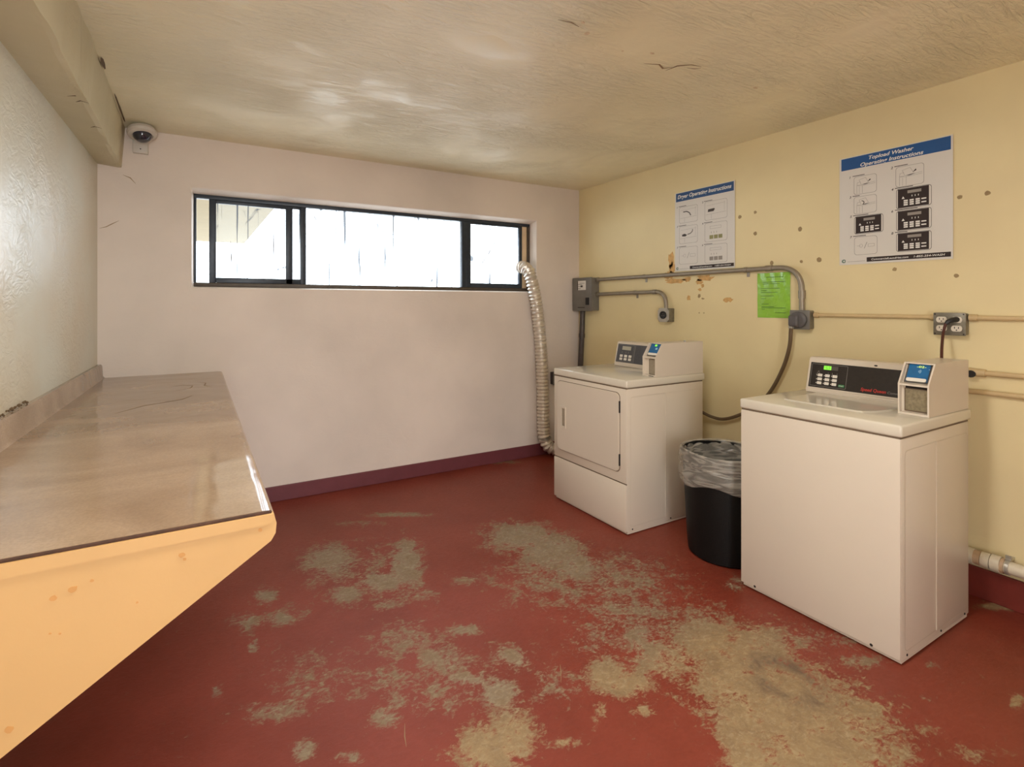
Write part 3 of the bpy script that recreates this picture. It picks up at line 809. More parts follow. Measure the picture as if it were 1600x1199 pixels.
# ------------------------------------------------------------------ laundry machines
def card_reader(parent, xf, y0, y1, zb, washer):
    """payment unit bolted on the right of the machine: shell, sloped screen, coin door below"""
    zt, zm, xs, xb = 1.198, 1.107, xf+0.064, parent['back_x']
    prof = [(xf, zb), (xf, zm), (xs, zt), (xb, zt), (xb, zb)]
    th = 0.006
    bm = B()
    def wall(a, b, pr):
        lo = [bm.verts.new((x, a, z)) for x, z in pr]; hi = [bm.verts.new((x, b, z)) for x, z in pr]
        n = len(pr); bm.faces.new(lo); bm.faces.new(hi[::-1])
        for k in range(n): bm.faces.new((lo[k], lo[(k+1) % n], hi[(k+1) % n], hi[k]))
    wall(y0, y0+th, prof); wall(y1-th, y1, prof)
    inner = [(xf+0.022, zb), (xf+0.022, zm-0.004), (xf+0.030, zm), (xs+0.018, zt-0.004), (xb, zt-0.001), (xb, zb)]
    wall(y0+th, y1-th, inner)
    wall(y0+th, y1-th, [(xs, zt-0.006), (xs, zt), (xb, zt), (xb, zt-0.006)])
    wall(y0+th, y1-th, [(xf, zb), (xf, zb+0.010), (xf+0.022, zb+0.010), (xf+0.022, zb)])
    wall(y0+th, y1-th, [(xf, zm-0.008), (xf, zm), (xf+0.034, zm+0.002), (xf+0.024, zm-0.008)])
    bmesh.ops.recalc_face_normals(bm, faces=list(bm.faces))
    rd = obj('card_reader', bm, M['cream'], parent)
    rd['label'] = 'card and coin payment box beside the control panel'
    w = y1 - y0 - 2*th
    # coin door
    lp = Plane((xf+0.022, y1-th, zb+0.010), (0, -1, 0), (0, 0, 1)); h = zm-0.008-zb-0.010
    if washer:
        obj('coin_slot', sheet(B(), lp, rrect(0.014, h-0.012, w-0.002, h-0.002), 0.001), M['hole'], rd)
        obj('coin_door', plate(B(), lp, rrect(0.016, 0.010, w-0.003, h-0.016), 0.0, 0.007), M['coin'], rd)
        obj('coin_door_frame', ringplate(B(), lp, rrect(0.011, 0.004, w-0.001, h-0.012), rrect(0.016, 0.010, w-0.003, h-0.016), 0, 0.004), M['gap'], rd)
    else:
        obj('coin_door', plate(B(), lp, rrect(0.036, 0.004, w-0.002, h-0.008, 0.006), 0.0, 0.003), M['coin_d'], rd)
        obj('coin_door_frame', ringplate(B(), lp, rrect(0.033, 0.001, w-0.001, h-0.005, 0.006), rrect(0.036, 0.004, w-0.002, h-0.008, 0.006), 0, 0.004), M['gap'], rd)
        obj('coin_slot', sheet(B(), Plane((xf-0.0006, y1-th, zb), (0, -1, 0), (0, 0, 1)), rrect(0.045, 0.002, 0.085, 0.006), 0), M['hole'], rd)
    # sloped screen
    a = Vector((xf+0.030, 0, zm)); b = Vector((xs+0.018, 0, zt-0.004)); sl = (b-a).length
    sp = Plane((a.x, y1-th, a.z), (0, -1, 0), (b-a))
    obj('screen_bezel', plate(B(), sp, rrect(0.004, 0.003, w-0.003, sl-0.001), 0, 0.003), M['disp'], rd)
    sc = obj('screen', plate(B(), sp, rrect(0.010, 0.010, w-0.012, sl-0.004), 0.003, 0.005), M['blue_scr'], rd)
    bar = rrect(0.012, 0.008, w-0.014, 0.024, 0.006)
    obj('card_guide', plate(B(), sp, bar, 0.005, 0.010), M['white'], rd)
    if washer:
        text('screen_text', '-02-', sp, 0.038, sl-0.024, 0.010, 0.0056, M['led_y'], rd, width=0.032)
        bm = B()
        for r in (0.004, 0.008, 0.012):
            stroke(bm, sp, [(0.044+r*math.cos(math.radians(t)), sl-0.042+r*math.sin(math.radians(t))) for t in (-50, -20, 20, 50)], 0.002, 0.0056)
        obj('contactless_icon', bm, M['icon'], rd)
        obj('status_light', sheet(B(), sp, [(0.082+.002*math.cos(k), sl-0.030+.002*math.sin(k)) for k in np.linspace(0, 6, 8)], 0.0056), M['icon'], rd)
    else:
        obj('status_light', sheet(B(), sp, rrect(0.040, sl-0.026, 0.058, sl-0.012, 0.004), 0.0056), M['led'], rd)
        obj('contactless_icon', sheet(B(), sp, rrect(0.054, sl-0.050, 0.070, sl-0.036, 0.002), 0.0056), M['icon'], rd)
    return rd

def console(parent, xb0, xt0, zb, zt, yl, yr, back, washer):
    """wedge-shaped control console: shell, inset panel, keypad"""
    bm = B()
    prof = [(xb0-0.004, zb), (xb0-0.004, zb+0.012), (xb0, zb+0.016), (xt0, zt-0.006), (xt0+0.008, zt), (back, zt-0.004), (back, zb)]
    nP = len(prof)
    lo = [bm.verts.new((x, yr, z)) for x, z in prof]; hi = [bm.verts.new((x, yl, z)) for x, z in prof]
    bm.faces.new(lo); bm.faces.new(hi[::-1])
    for k in range(nP): bm.faces.new((lo[k], lo[(k+1) % nP], hi[(k+1) % nP], hi[k]))
    bmesh.ops.recalc_face_normals(bm, faces=list(bm.faces))
    bmesh.ops.bevel(bm, geom=[e for e in bm.edges if abs(e.verts[0].co.y-yl) < 1e-6 and abs(e.verts[1].co.y-yl) < 1e-6], offset=0.006, segments=2, affect='EDGES')
    cs = obj('console', bm, M['cream'], parent)
    a = Vector((xb0, 0, zb+0.016)); b = Vector((xt0, 0, zt-0.006)); h = (b-a).length
    pl = Plane((xb0, yl, zb+0.016), (0, -1, 0), (b-a)); w = yl - yr
    top = h-0.024 if washer else h-0.012
    # pale raised bezel then the dark panel
    obj('bezel', ringplate(B(), pl, rrect(0.006, 0.004, w, h-0.003, 0.004), rrect(0.014, 0.012, w-0.001, top, 0.001), 0, 0.003), M['cream'], cs)
    pn = obj('control_panel', plate(B(), pl, rrect(0.014, 0.012, w-0.001, top), 0, 0.001), M['panel_w' if washer else 'panel_d'], cs)
    d = 0.0018
    H = top-0.012
    Y = lambda t: 0.012 + H*t
    if washer:
        kw = 0.175
        obj('keypad_outline', outline(B(), pl, rrect(0.020, Y(.06), 0.020+kw, Y(.95), 0.004), 0.0016, d), M['grey_line'], cs)
        obj('display', plate(B(), pl, rrect(0.080, Y(.74), 0.150, Y(.90)), 0.001, 0.002), M['disp'], cs)
        obj('display_lit', sheet(B(), pl, rrect(0.081, Y(.745), 0.117, Y(.895)), 0.0023), M['led'], cs)
        text('display_digits', '15.0', pl, 0.086, Y(.77), H*.10, 0.0026, M['panel_w'], cs, width=0.026)
        for c in range(3):
            for r in range(3):
                obj('button', plate(B(), pl, rrect(0.056+c*0.036, Y(.14+.155*r), 0.078+c*0.036, Y(.25+.155*r), 0.002, 2), 0.001, 0.003), M['white'], cs)
                obj('cycle_light', sheet(B(), pl, rrect(0.050+c*0.036, Y(.17+.155*r), 0.053+c*0.036, Y(.21+.155*r)), d), M['white'], cs)
        obj('start_button', plate(B(), pl, rrect(0.160, Y(.12), 0.188, Y(.22), 0.003, 2), 0.001, 0.003), M['green_btn'], cs)
        text('start_text', 'START', pl, 0.163, Y(.14), H*.05, 0.0034, M['print_w'], cs, width=0.022)
        bm = B()
        for x in (0.105, 0.125, 0.148): stroke(bm, pl, [(x, Y(.55)), (x, Y(.64))], 0.0015, d); stroke(bm, pl, [(x-.005, Y(.54)), (x+.005, Y(.54))], 0.0015, d)
        stroke(bm, pl, [(0.048, Y(.52)), (0.058, Y(.68)), (0.066, Y(.52)), (0.046, Y(.52))], 0.0015, d)
        obj('indicator_print', bm, M['grey_line'], cs)['kind'] = 'stuff'
        text('brand_text', 'Speed Queen', pl, 0.262, Y(.10), H*.115, d, M['red'], cs, width=0.108, shear=0.2, bold=0.025)
        text('brand_subtext', 'Commercial', pl, 0.376, Y(.10), H*.085, d, M['grey_line'], cs, width=0.085, shear=0.1)
        kl = Plane((xt0+0.0015, yl, zt-0.012), (0, -1, 0), (b-a))
        obj('lock_hole', plate(B(), pl, [(0.316+.008*math.cos(k), h-0.013+.004*math.sin(k)) for k in np.linspace(0, 2*math.pi, 12, endpoint=False)], 0.0, 0.0035), M['hole'], cs)
    else:
        obj('keypad_divider', stroke(B(), pl, [(0.190, Y(.05)), (0.190, Y(.95))], 0.003, d), M['grey_line'], cs)
        obj('keypad_outline', outline(B(), pl, rrect(0.020, Y(.05), 0.180, Y(.96), 0.004), 0.0016, d), M['grey_line'], cs)
        obj('display', plate(B(), pl, rrect(0.064, Y(.68), 0.150, Y(.88)), 0.001, 0.003), M['disp_l'], cs)
        for c in range(3):
            for r in range(2):
                obj('button', plate(B(), pl, rrect(0.050+c*0.044, Y(.12+.17*r), 0.078+c*0.044, Y(.25+.17*r), 0.002, 2), 0.001, 0.003), M['white'], cs)
        bm = B()
        for x in (0.066, 0.105, 0.130): stroke(bm, pl, [(x, Y(.50)), (x, Y(.60))], 0.003, d)
        obj('indicator_print', bm, M['grey_line'], cs)['kind'] = 'stuff'
        obj('brand_badge', sheet(B(), pl, [(0.295, Y(.05)), (0.345, Y(.05)), (0.345, Y(.19)), (0.310, Y(.19))], d), M['red'], cs)
        text('brand_text', 'Speed Queen', pl, 0.303, Y(.09), H*.06, d+0.0005, M['print_w'], cs, width=0.036, shear=0.2)
    return cs

def body(parent, x0, x1, y0, y1, zs):
    bxo('cabinet', M['cream'], parent, (x0+0.004, x1, y0, y1, 0.020, zs), 0.006)
    # embossed lines on the near side panel
    sp = Plane((x0, y0, 0), (1, 0, 0), (0, 0, 1)); w = x1 - x0
    bm = B()
    outer = rrect(0.03, 0.05, w-0.02, zs-0.05, 0.02)
    outline(bm, sp, outer, 0.003, 0.0012)
    o = obj('side_crease', bm, M['cream'], parent)
    bm = B(); plate(bm, sp, rrect(w*.48, 0.05, w*.48+0.004, zs-0.05), 0, 0.002)
    obj('side_rib', bm, M['cream'], parent)
    # base flange with screw holes, levelling feet
    fp = Plane((x0+0.004, y1, 0), (0, -1, 0), (0, 0, 1)); l = y1 - y0
    bxo('base_flange', M['cream'], parent, (x0+0.012, x1-0.01, y0+0.004, y1-0.008, 0.006, 0.021))
    for a in (0.075, l-0.10): obj('screw', plate(B(), fp, [(a+.006*math.cos(k), 0.030+.006*math.sin(k)) for k in np.linspace(0, 2*math.pi, 10, endpoint=False)], 0.0, 0.0062), M['hole'], parent)
    for a in (0.05, w*.55, w-0.05): obj('screw', plate(B(), sp, [(a+.005*math.cos(k), 0.033+.005*math.sin(k)) for k in np.linspace(0, 2*math.pi, 10, endpoint=False)], 0.0, 0.002), M['hole'], parent)
    for x in (x0+0.06, x1-0.06):
        for y in (y0+0.06, y1-0.06):
            obj('foot', lathe(B(), [(0, 0), (0.022, 0), (0.022, 0.006), (0.010, 0.010), (0.010, 0.022), (0, 0.022)], (x, y, 0), 12), M['dark'], parent)

def deck(parent, x0, x1, y0, y1, z0, z1):
    bm = B(); box(bm, x0-0.004, x1+0.018, y0-0.004, y1+0.004, z0, z1, 0.010, 3)
    return obj('deck', bm, M['deck'], parent, smooth=True)

# washer
wx0, wx1, wy0, wy1 = 2.508, 3.182, 0.941, 1.610
wa = thing('washing_machine', 'cream top loading washing machine nearest the camera with a black control panel', 'washing machine', ((wx0+wx1)/2, (wy0+wy1)/2, 0))
wa['back_x'] = 3.195
body(wa, wx0, wx1, wy0, wy1, 0.915)
bm = B(); box(bm, wx0-0.002, wx0+0.02, wy0+0.002, wy1-0.002, 0.022, 0.913, 0.004)
obj('front_panel', bm, M['cream'], wa, smooth=True)
bxo('seam', M['gap'], wa, (wx0+0.004, wx1-0.002, wy0+0.003, wy1-0.003, 0.913, 0.924))
dk = deck(wa, wx0, wx1, wy0, wy1, 0.920, 0.970)
lp = Plane((0, 0, 0.970), (0, -1, 0), (1, 0, 0))
lid = [(-1.49, 2.70), (-1.485, 2.672), (-1.46, 2.660), (-1.16, 2.652), (-1.135, 2.66), (-1.11, 2.72), (-1.085, 2.85), (-1.085, 3.015), (-1.50, 3.015)]
bm = plate(B(), lp, lid, -0.002, 0.006)
bmesh.ops.recalc_face_normals(bm, faces=list(bm.faces))
bmesh.ops.bevel(bm, geom=[e for e in bm.edges if abs(e.verts[0].co.z-e.verts[1].co.z) < 1e-6 and e.verts[0].co.z > 0.973], offset=0.003, segments=2, affect='EDGES')
obj('lid', bm, M['deck'], wa, smooth=True)
console(wa, 3.036, 3.078, 0.971, 1.162, 1.572, 1.056, 3.19, True)
card_reader(wa, 2.777, 0.946, 1.054, 0.971, True)

# dryer
dx0, dx1, dy0, dy1 = 2.403, 3.135, 2.286, 3.002
dr = thing('tumble_dryer', 'cream front loading dryer by the window wall with a grey control panel', 'dryer', ((dx0+dx1)/2, (dy0+dy1)/2, 0))
dr['back_x'] = 3.145
body(dr, dx0, dx1, dy0, dy1, 0.922)
bm = B(); box(bm, dx0-0.002, dx0+0.02, dy0+0.002, dy1-0.002, 0.324, 0.920, 0.004)
obj('front_panel', bm, M['cream'], dr, smooth=True)
bm = B(); box(bm, dx0-0.004, dx0+0.02, dy0+0.002, dy1-0.002, 0.022, 0.316, 0.004)
obj('lower_panel', bm, M['cream'], dr, smooth=True)
bxo('seam', M['gap'], dr, (dx0+0.003, dx0+0.02, dy0+0.003, dy1-0.003, 0.314, 0.326))
bxo('seam', M['gap'], dr, (dx0+0.004, dx1-0.002, dy0+0.003, dy1-0.003, 0.919, 0.930))
deck(dr, dx0, dx1, dy0, dy1, 0.927, 0.977)
fp = Plane((dx0-0.002, dy1, 0), (0, -1, 0), (0, 0, 1))
dl = dy1 - 2.956; drt = dy1 - 2.342
def rdoor(r0): return rrect(dl+r0, 0.386+r0, drt-r0, 0.890-r0, 0.035, 5)
obj('door_gap', plate(B(), fp, rdoor(-0.004), 0.0, 0.0006), M['gap'], dr)
# door with a recessed finger pull
hx0, hx1, hz0, hz1 = dy1-2.918, dy1-2.842, 0.552, 0.710
outer = rdoor(0.0); n = len(outer)
bm = plate(B(), fp, outer, 0.0006, 0.010)
bmesh.ops.recalc_face_normals(bm, faces=list(bm.faces))
xs_ = min(v.co.x for v in bm.verts)
bmesh.ops.bevel(bm, geom=[e for e in bm.edges if abs(e.verts[0].co.x-xs_) < 1e-5 and abs(e.verts[1].co.x-xs_) < 1e-5], offset=0.004, segments=2, affect='EDGES')
door = obj('door', bm, M['cream'], dr, smooth=True)
obj('handle', ringplate(B(), fp, rrect(hx0, hz0, hx1-0.012, hz1, 0.004), rrect(hx0+0.022, hz0+0.014, hx1-0.022, hz1-0.014, 0.004), 0.009, 0.015), M['cream'], door)
obj('handle_recess', sheet(B(), fp, rrect(hx0+0.022, hz0+0.014, hx1-0.022, hz1-0.014, 0.004), 0.0103), M['coin_d'], door)
for z0, z1 in ((0.765, 0.840), (0.428, 0.502)):
    bxo('hinge', M['hole'], dr, (dx0-0.011, dx0-0.002, 2.3365, 2.3425, z0, z1))
console(dr, 2.938, 2.976, 0.978, 1.164, 2.926, 2.404, 3.14, False)
card_reader(dr, 2.672, 2.293, 2.402, 0.978, False)
obj('lock_bolt', lathe(B(), [(0, 0), (0.008, 0), (0.008, 0.010), (0, 0.012)], (2.99, 2.32, 1.198), 10), M['steel'], dr)

# ------------------------------------------------------------------ waste bin with liner
bx, by = 2.74, 1.862
bi = thing('waste_bin', 'black plastic waste bin lined with a clear bag between the two machines', 'bin', (bx, by, 0))
prof = [(0, 0.0), (0.176, 0.0), (0.190, 0.012), (0.196, 0.06), (0.222, 0.575), (0.232, 0.578), (0.232, 0.600), (0.226, 0.604), (0.214, 0.600), (0.188, 0.03), (0, 0.03)]
obj('bucket', lathe(B(), prof, (bx, by, 0), 40), M['bin'], bi, smooth=True)
def liner():
    bm = B(); rnd = random.Random(11); seg = 72
    ph = [rnd.uniform(0, 6.28) for _ in range(8)]
    lev = [(0.150, 0.22, .5), (0.190, 0.32, .8), (0.202, 0.42, .6), (0.209, 0.52, .5), (0.213, 0.580, .3), (0.220, 0.606, .1), (0.230, 0.611, 0), (0.2365, 0.606, .05), (0.239, 0.575, .35), (0.237, 0.535, .5), (0.2355, 0.512, .15), (0.240, 0.492, .5), (0.240, 0.455, .6), (0.233, 0.425, .5), (0.231, 0.415, .3)]
    rings = []
    for i, (r, z, am) in enumerate(lev):
        ring = []
        for k in range(seg):
            t = 2*math.pi*k/seg
            w = math.sin(6*t+ph[0]+i*.35)*.5 + math.sin(11*t+ph[1]-i*.3)*.5
            dz = (0.018*math.sin(2*t+0.8) + 0.010*math.sin(5*t+ph[3])) if i > 9 else 0.004*math.sin(3*t)
            rr = r + (abs(w)*0.014*am if i > 5 else -abs(w)*0.030*am)
            ring.append(bm.verts.new((bx+rr*math.cos(t), by+rr*math.sin(t), z+dz)))
        rings.append(ring)
    for a, b in zip(rings, rings[1:]):
        for k in range(seg): bm.faces.new((a[k], a[(k+1) % seg], b[(k+1) % seg], b[k]))
    bmesh.ops.recalc_face_normals(bm, faces=list(bm.faces))
    return obj('bin_liner', bm, M['bag'], bi, smooth=True)
liner()

# ------------------------------------------------------------------ vent duct
dpath = spline([(2.80, 4.00, 1.815), (2.80, 3.93, 1.80), (2.806, 3.865, 1.73), (2.835, 3.848, 1.60), (2.868, 3.848, 1.45), (2.905, 3.850, 1.20), (2.928, 3.850, 0.95), (2.944, 3.850, 0.60), (2.950, 3.850, 0.30), (2.956, 3.842, 0.19), (2.985, 3.82, 0.105), (3.05, 3.78, 0.075), (3.12, 3.72, 0.072)], 26)
du = thing('vent_duct', 'silver corrugated dryer duct running from the window down to the floor', 'duct', (2.95, 3.84, 0))
# resample evenly and corrugate
L_ = [0.0]
for a, b in zip(dpath, dpath[1:]): L_.append(L_[-1] + (b-a).length)
tot = L_[-1]; step = 0.006; ns = int(tot/step); rp = []; j = 0
for i in range(ns+1):
    s_ = tot*i/ns
    while j < len(L_)-2 and L_[j+1] < s_: j += 1
    f_ = (s_-L_[j])/max(1e-9, L_[j+1]-L_[j]); rp.append(dpath[j].lerp(dpath[j+1], f_))
rad = [0.0545 + 0.0070*math.cos(2*math.pi*i*step/0.033) for i in range(ns+1)]
obj('hose', tube(B(), rp, rad, 20), M['duct'], du, smooth=True)
cl = rp[int(ns*0.88)]
obj('clamp', lathe(B(), [(0.058, -0.006), (0.064, -0.006), (0.064, 0.006), (0.058, 0.006)], (2.955, 3.842, 0.185), 24), M['steel'], du)

# ------------------------------------------------------------------ security camera
sc = thing('security_camera', 'white dome security camera bracketed under the ceiling in the left corner', 'camera', (-0.30, BK, 2.5))
bxo('bracket', M['camw'], sc, (-0.345, -0.258, BK-0.030, BK, 2.448, 2.585), 0.004)
obj('bracket_screw', lathe(B(), [(0, 0), (0.004, 0), (0.004, 0.003), (0, 0.003)], (-0.301, BK-0.030, 2.475), 8, Vector((0, -1, 0))), M['dark'], sc)
ax = Vector((0.10, -0.24, -0.96))
hc = (-0.286, BK-0.108, 2.560)
obj('housing', lathe(B(), [(0, -0.034), (0.050, -0.034), (0.078, -0.022), (0.086, 0.0), (0.080, 0.016), (0.060, 0.022), (0.058, 0.018), (0, 0.018)], hc, 36, ax), M['camw'], sc, smooth=True)
obj('dome', lathe(B(), [(0.054*math.cos(t), 0.018+0.046*math.sin(t)) for t in np.linspace(0, math.pi/2, 9)][:-1] + [(0, 0.064)], hc, 28, ax), M['dome'], sc, smooth=True)

# ------------------------------------------------------------------ electrics on the right wall
db = thing('disconnect_box', 'grey metal electrical disconnect box with a white label in the far corner', 'electrical box', (W, 3.76, 1.55))
dby0, dby1 = 3.628, 3.900
bxo('enclosure', M['boxgrey'], db, (W-0.090, W, dby0+0.004, dby1-0.004, 1.395, 1.712), 0.006)
bxo('cover', M['boxgrey'], db, (W-0.104, W-0.088, dby0, dby1, 1.390, 1.716), 0.006)
cp = Plane((W-0.104, dby1, 1.390), (0, -1, 0), (0, 0, 1))
obj('warning_label', plate(B(), cp, rrect(0.085, 0.205, 0.195, 0.295), 0, 0.001), M['print_w'], db)
bm = B(); sheet(bm, cp, rrect(0.075, 0.207, 0.085, 0.290), 0.0012)
for k in range(3): sheet(bm, cp, rrect(0.085, 0.217+k*0.020, 0.125+0.01*k, 0.221+k*0.020), 0.0016)
sheet(bm, cp, rrect(0.122, 0.232, 0.152, 0.250), 0.0016); sheet(bm, cp, rrect(0.105, 0.270, 0.18, 0.273), 0.0016)
obj('label_print', bm, M['ink'], db)
obj('switch_handle', plate(B(), cp, rrect(0.205, 0.060, 0.240, 0.130, 0.004), 0, 0.014), M['dark'], db)
obj('nameplate', plate(B(), cp, rrect(0.08, 0.030, 0.18, 0.038), 0, 0.001), M['ink'], db)
for z in (1.692, 1.552):
    obj('connector', tube(B(), [(W-0.032, dby0+0.004, z), (W-0.032, dby0-0.022, z)], 0.023, 12), M['emt'], db, smooth=True)

def strap(x, y, z, parent):
    """one-hole conduit strap: saddle and tab"""
    bm = B(); tube(bm, [(x, y-0.010, z), (x, y+0.010, z)], 0.0195, 12)
    box(bm, W-0.004, W-0.001, y-0.010, y+0.010, z-0.048, z-0.012)
    return obj('strap', bm, M['emt'], parent, smooth=True)

cu = thing('conduit', 'long grey conduit along the right wall bending down to the dryer plug', 'conduit', (W-0.03, 2.7, 1.695))
obj('pipe', tube(B(), bend([(W-0.032, 3.604, 1.692), (W-0.032, 1.795, 1.700), (W-0.040, 1.787, 1.415)], 0.15, 10), 0.0165, 14), M['emt'], cu, smooth=True)
for y, z in ((3.06, 1.694), (2.16, 1.698)): strap(W-0.032, y, z, cu)
obj('coupling', tube(B(), [(W-0.032, 2.02, 1.699), (W-0.032, 1.975, 1.699)], 0.020, 14), M['emt'], cu, smooth=True)
obj('coupling', tube(B(), [(W-0.037, 1.789, 1.545), (W-0.038, 1.788, 1.495)], 0.0205, 14), M['emt'], cu, smooth=True)

c2 = thing('conduit', 'short grey conduit below the long one bending down to the square dryer outlet', 'conduit', (W-0.03, 3.2, 1.555))
obj('pipe', tube(B(), bend([(W-0.032, 3.604, 1.552), (W-0.032, 2.835, 1.562), (W-0.036, 2.828, 1.425)], 0.105, 10), 0.0165, 14), M['emt'], c2, smooth=True)
strap(W-0.032, 3.16, 1.558, c2)
obj('coupling', tube(B(), [(W-0.032, 2.965, 1.560), (W-0.032, 2.93, 1.560)], 0.020, 14), M['emt'], c2, smooth=True)

c3 = thing('conduit', 'dark upright conduit dropping from the grey disconnect box behind the dryer', 'conduit', (W-0.04, 3.85, 0.7))
obj('pipe', tube(B(), [(W-0.040, 3.822, 1.397), (W-0.038, 3.832, 1.2), (W-0.032, 3.862, 0.85), (W-0.032, 3.862, 0.02)], 0.026, 14), M['emt_d'], c3, smooth=True)
obj('coupling', tube(B(), [(W-0.0372, 3.835, 1.165), (W-0.0368, 3.837, 1.125)], 0.030, 14), M['emt_d'], c3, smooth=True)

# square dryer outlet
ou = thing('outlet', 'square steel outlet with a round black socket above the dryer', 'outlet', (W, 2.83, 1.37))
bxo('box', M['boxsteel'], ou, (W-0.066, W, 2.776, 2.880, 1.314, 1.424), 0.005)
op = Plane((W-0.066, 2.882, 1.312), (0, -1, 0), (0, 0, 1)); s = 0.108; c = 0.022
octo = [(c, 0), (s-c, 0), (s, c), (s, s+0.006-c), (s-c, s+0.006), (c, s+0.006), (0, s+0.006-c), (0, c)]
obj('cover_plate', plate(B(), op, octo, 0, 0.005), M['steel'], ou)
cc = (W-0.071, 2.882-s/2, 1.312+s/2+0.003)
obj('socket', lathe(B(), [(0, 0.004), (0.020, 0.004), (0.028, 0.010), (0.031, 0.008), (0.031, 0)], cc, 24, Vector((-1, 0, 0))), M['dark'], ou, smooth=True)
bm = B()
for k in range(3):
    t = math.radians(90+120*k)
    stroke(bm, op, [(s/2+0.010*math.cos(t)-0.004, s/2+0.003+0.010*math.sin(t)), (s/2+0.010*math.cos(t)+0.004, s/2+0.003+0.010*math.sin(t))], 0.004, 0.0098)
obj('socket_slot', bm, M['boxgrey'], ou)

# plugged outlet with the grey angle plug
po = thing('outlet', 'square steel outlet beside the green notice with a grey plug in it', 'outlet', (W, 1.79, 1.36))
bxo('box', M['boxsteel'], po, (W-0.058, W, 1.735, 1.846, 1.302, 1.418), 0.006)
bxo('cover_plate', M['boxgrey'], po, (W-0.064, W-0.056, 1.730, 1.850, 1.298, 1.420), 0.004)
pgp = thing('power_cord', 'grey angle plug and brown flat cord hanging from the outlet beside the green notice', 'cord', (W-0.09, 1.80, 1.3))
bm = B(); lathe(bm, [(0, 0), (0.046, 0), (0.050, 0.006), (0.050, 0.018), (0.044, 0.024), (0.030, 0.026), (0, 0.026)], (W-0.0665, 1.790, 1.360), 28, Vector((-1, 0, 0)))
box(bm, W-0.112, W-0.080, 1.778, 1.836, 1.316, 1.388, 0.012, 3)
obj('plug', bm, M['plug'], pgp, smooth=True)
obj('cord_clamp', box(B(), W-0.104, W-0.082, 1.812, 1.836, 1.304, 1.318, 0.002), M['steel'], pgp)
cpts = [(W-0.093, 1.824, 1.306), (W-0.080, 1.842, 1.18), (W-0.066, 1.89, 1.04), (W-0.058, 1.975, 0.875), (W-0.056, 2.08, 0.752), (W-0.056, 2.205, 0.668), (W-0.060, 2.315, 0.622), (W-0.075, 2.40, 0.627), (W-0.11, 2.47, 0.66), (W-0.20, 2.56, 0.72), (3.152, 2.60, 0.76)]
obj('cable', tube(B(), spline(cpts, 8), 0.0115, 10), M['cord'], pgp, smooth=True)

# four-way outlet
qo = thing('outlet', 'grey four-socket outlet box on the wall above the washing machine', 'outlet', (W, 1.08, 1.36))
qy0, qy1, qz0, qz1 = 1.020, 1.140, 1.302, 1.412
bxo('box', M['boxsteel'], qo, (W-0.045, W, qy0, qy1, qz0, qz1), 0.006)
bxo('cover_plate', M['boxsteel'], qo, (W-0.052, W-0.044, qy0-0.003, qy1+0.003, qz0-0.003, qz1+0.003), 0.004)
qp = Plane((W-0.052, qy1+0.003, qz0-0.003), (0, -1, 0), (0, 0, 1))
for a in (0.034, 0.092):
    for b in (0.036, 0.080):
        oval = [(a+0.021*math.cos(t), b+max(-0.015, min(0.015, 0.021*math.sin(t)))) for t in np.linspace(0, 2*math.pi, 20, endpoint=False)]
        so = obj('socket', plate(B(), qp, oval, 0, 0.003), M['socket'], qo)
        bm = B()
        sheet(bm, qp, rrect(a-0.009, b-0.001, a-0.006, b+0.009), 0.0034); sheet(bm, qp, rrect(a+0.006, b-0.001, a+0.009, b+0.008), 0.0034)
        sheet(bm, qp, [(a+.003*math.cos(t), b-.008+.003*math.sin(t)) for t in np.linspace(0, 6.28, 8, endpoint=False)], 0.0034)
        obj('socket_slot', bm, M['hole'], so)
for a, b in ((0.008, 0.008), (0.118, 0.008), (0.008, 0.108), (0.118, 0.108), (0.063, 0.058)):
    obj('screw', plate(B(), qp, [(a+.0035*math.cos(t), b+.0035*math.sin(t)) for t in np.linspace(0, 6.28, 8, endpoint=False)], 0, 0.0015), M['dark'], qo)
wc = thing('power_cord', 'dark red cord from the four-socket outlet down to the washing machine', 'cord', (W-0.07, 1.05, 1.38))
p1 = qp.p(0.092, 0.080, 0.0)
obj('plug', tube(B(), [(W-0.049, p1.y, p1.z+0.002), (W-0.072, p1.y+0.006, p1.z), (W-0.088, p1.y+0.022, p1.z-0.010), (W-0.094, p1.y+0.030, p1.z-0.024)], [0.014, 0.014, 0.011, 0.007], 12), M['dark'], wc, smooth=True)
obj('cable', tube(B(), spline([(W-0.094, p1.y+0.029, p1.z-0.020), (W-0.12, p1.y+0.030, p1.z-0.07), (W-0.19, p1.y+0.012, p1.z-0.13), (3.205, p1.y-0.006, 1.197)], 8), 0.0062, 10), M['cord_red'], wc, smooth=True)

# painted conduits and pipes
def wall_pipe(label, y0, y1, z, r, cat='conduit', name='conduit', zz=0.0, group=None):
    t = thing(name, label, cat, (W-0.02, (y0+y1)/2, z))
    obj('pipe', tube(B(), [(W-r-0.003, y0, z), (W-r-0.003, (y0+y1)/2, z+zz), (W-r-0.003, y1, z)], r, 12), M['pipe_paint'], t, smooth=True)
    return t
t = wall_pipe('thin wall-coloured conduit between the grey plug outlet and the four-socket outlet', 1.728, 1.145, 1.390, 0.011)
obj('connector', tube(B(), [(W-0.014, 1.728, 1.390), (W-0.014, 1.705, 1.390)], 0.016, 12), M['pipe_paint'], t, smooth=True)
obj('connector', tube(B(), [(W-0.014, 1.165, 1.390), (W-0.014, 1.145, 1.390)], 0.016, 12), M['pipe_paint'], t, smooth=True)
t = wall_pipe('thin wall-coloured conduit running right from the four-socket outlet', 1.015, -1.55, 1.390, 0.012)
obj('connector', tube(B(), [(W-0.014, 1.015, 1.390), (W-0.014, 0.985, 1.390)], 0.017, 12), M['pipe_paint'], t, smooth=True)
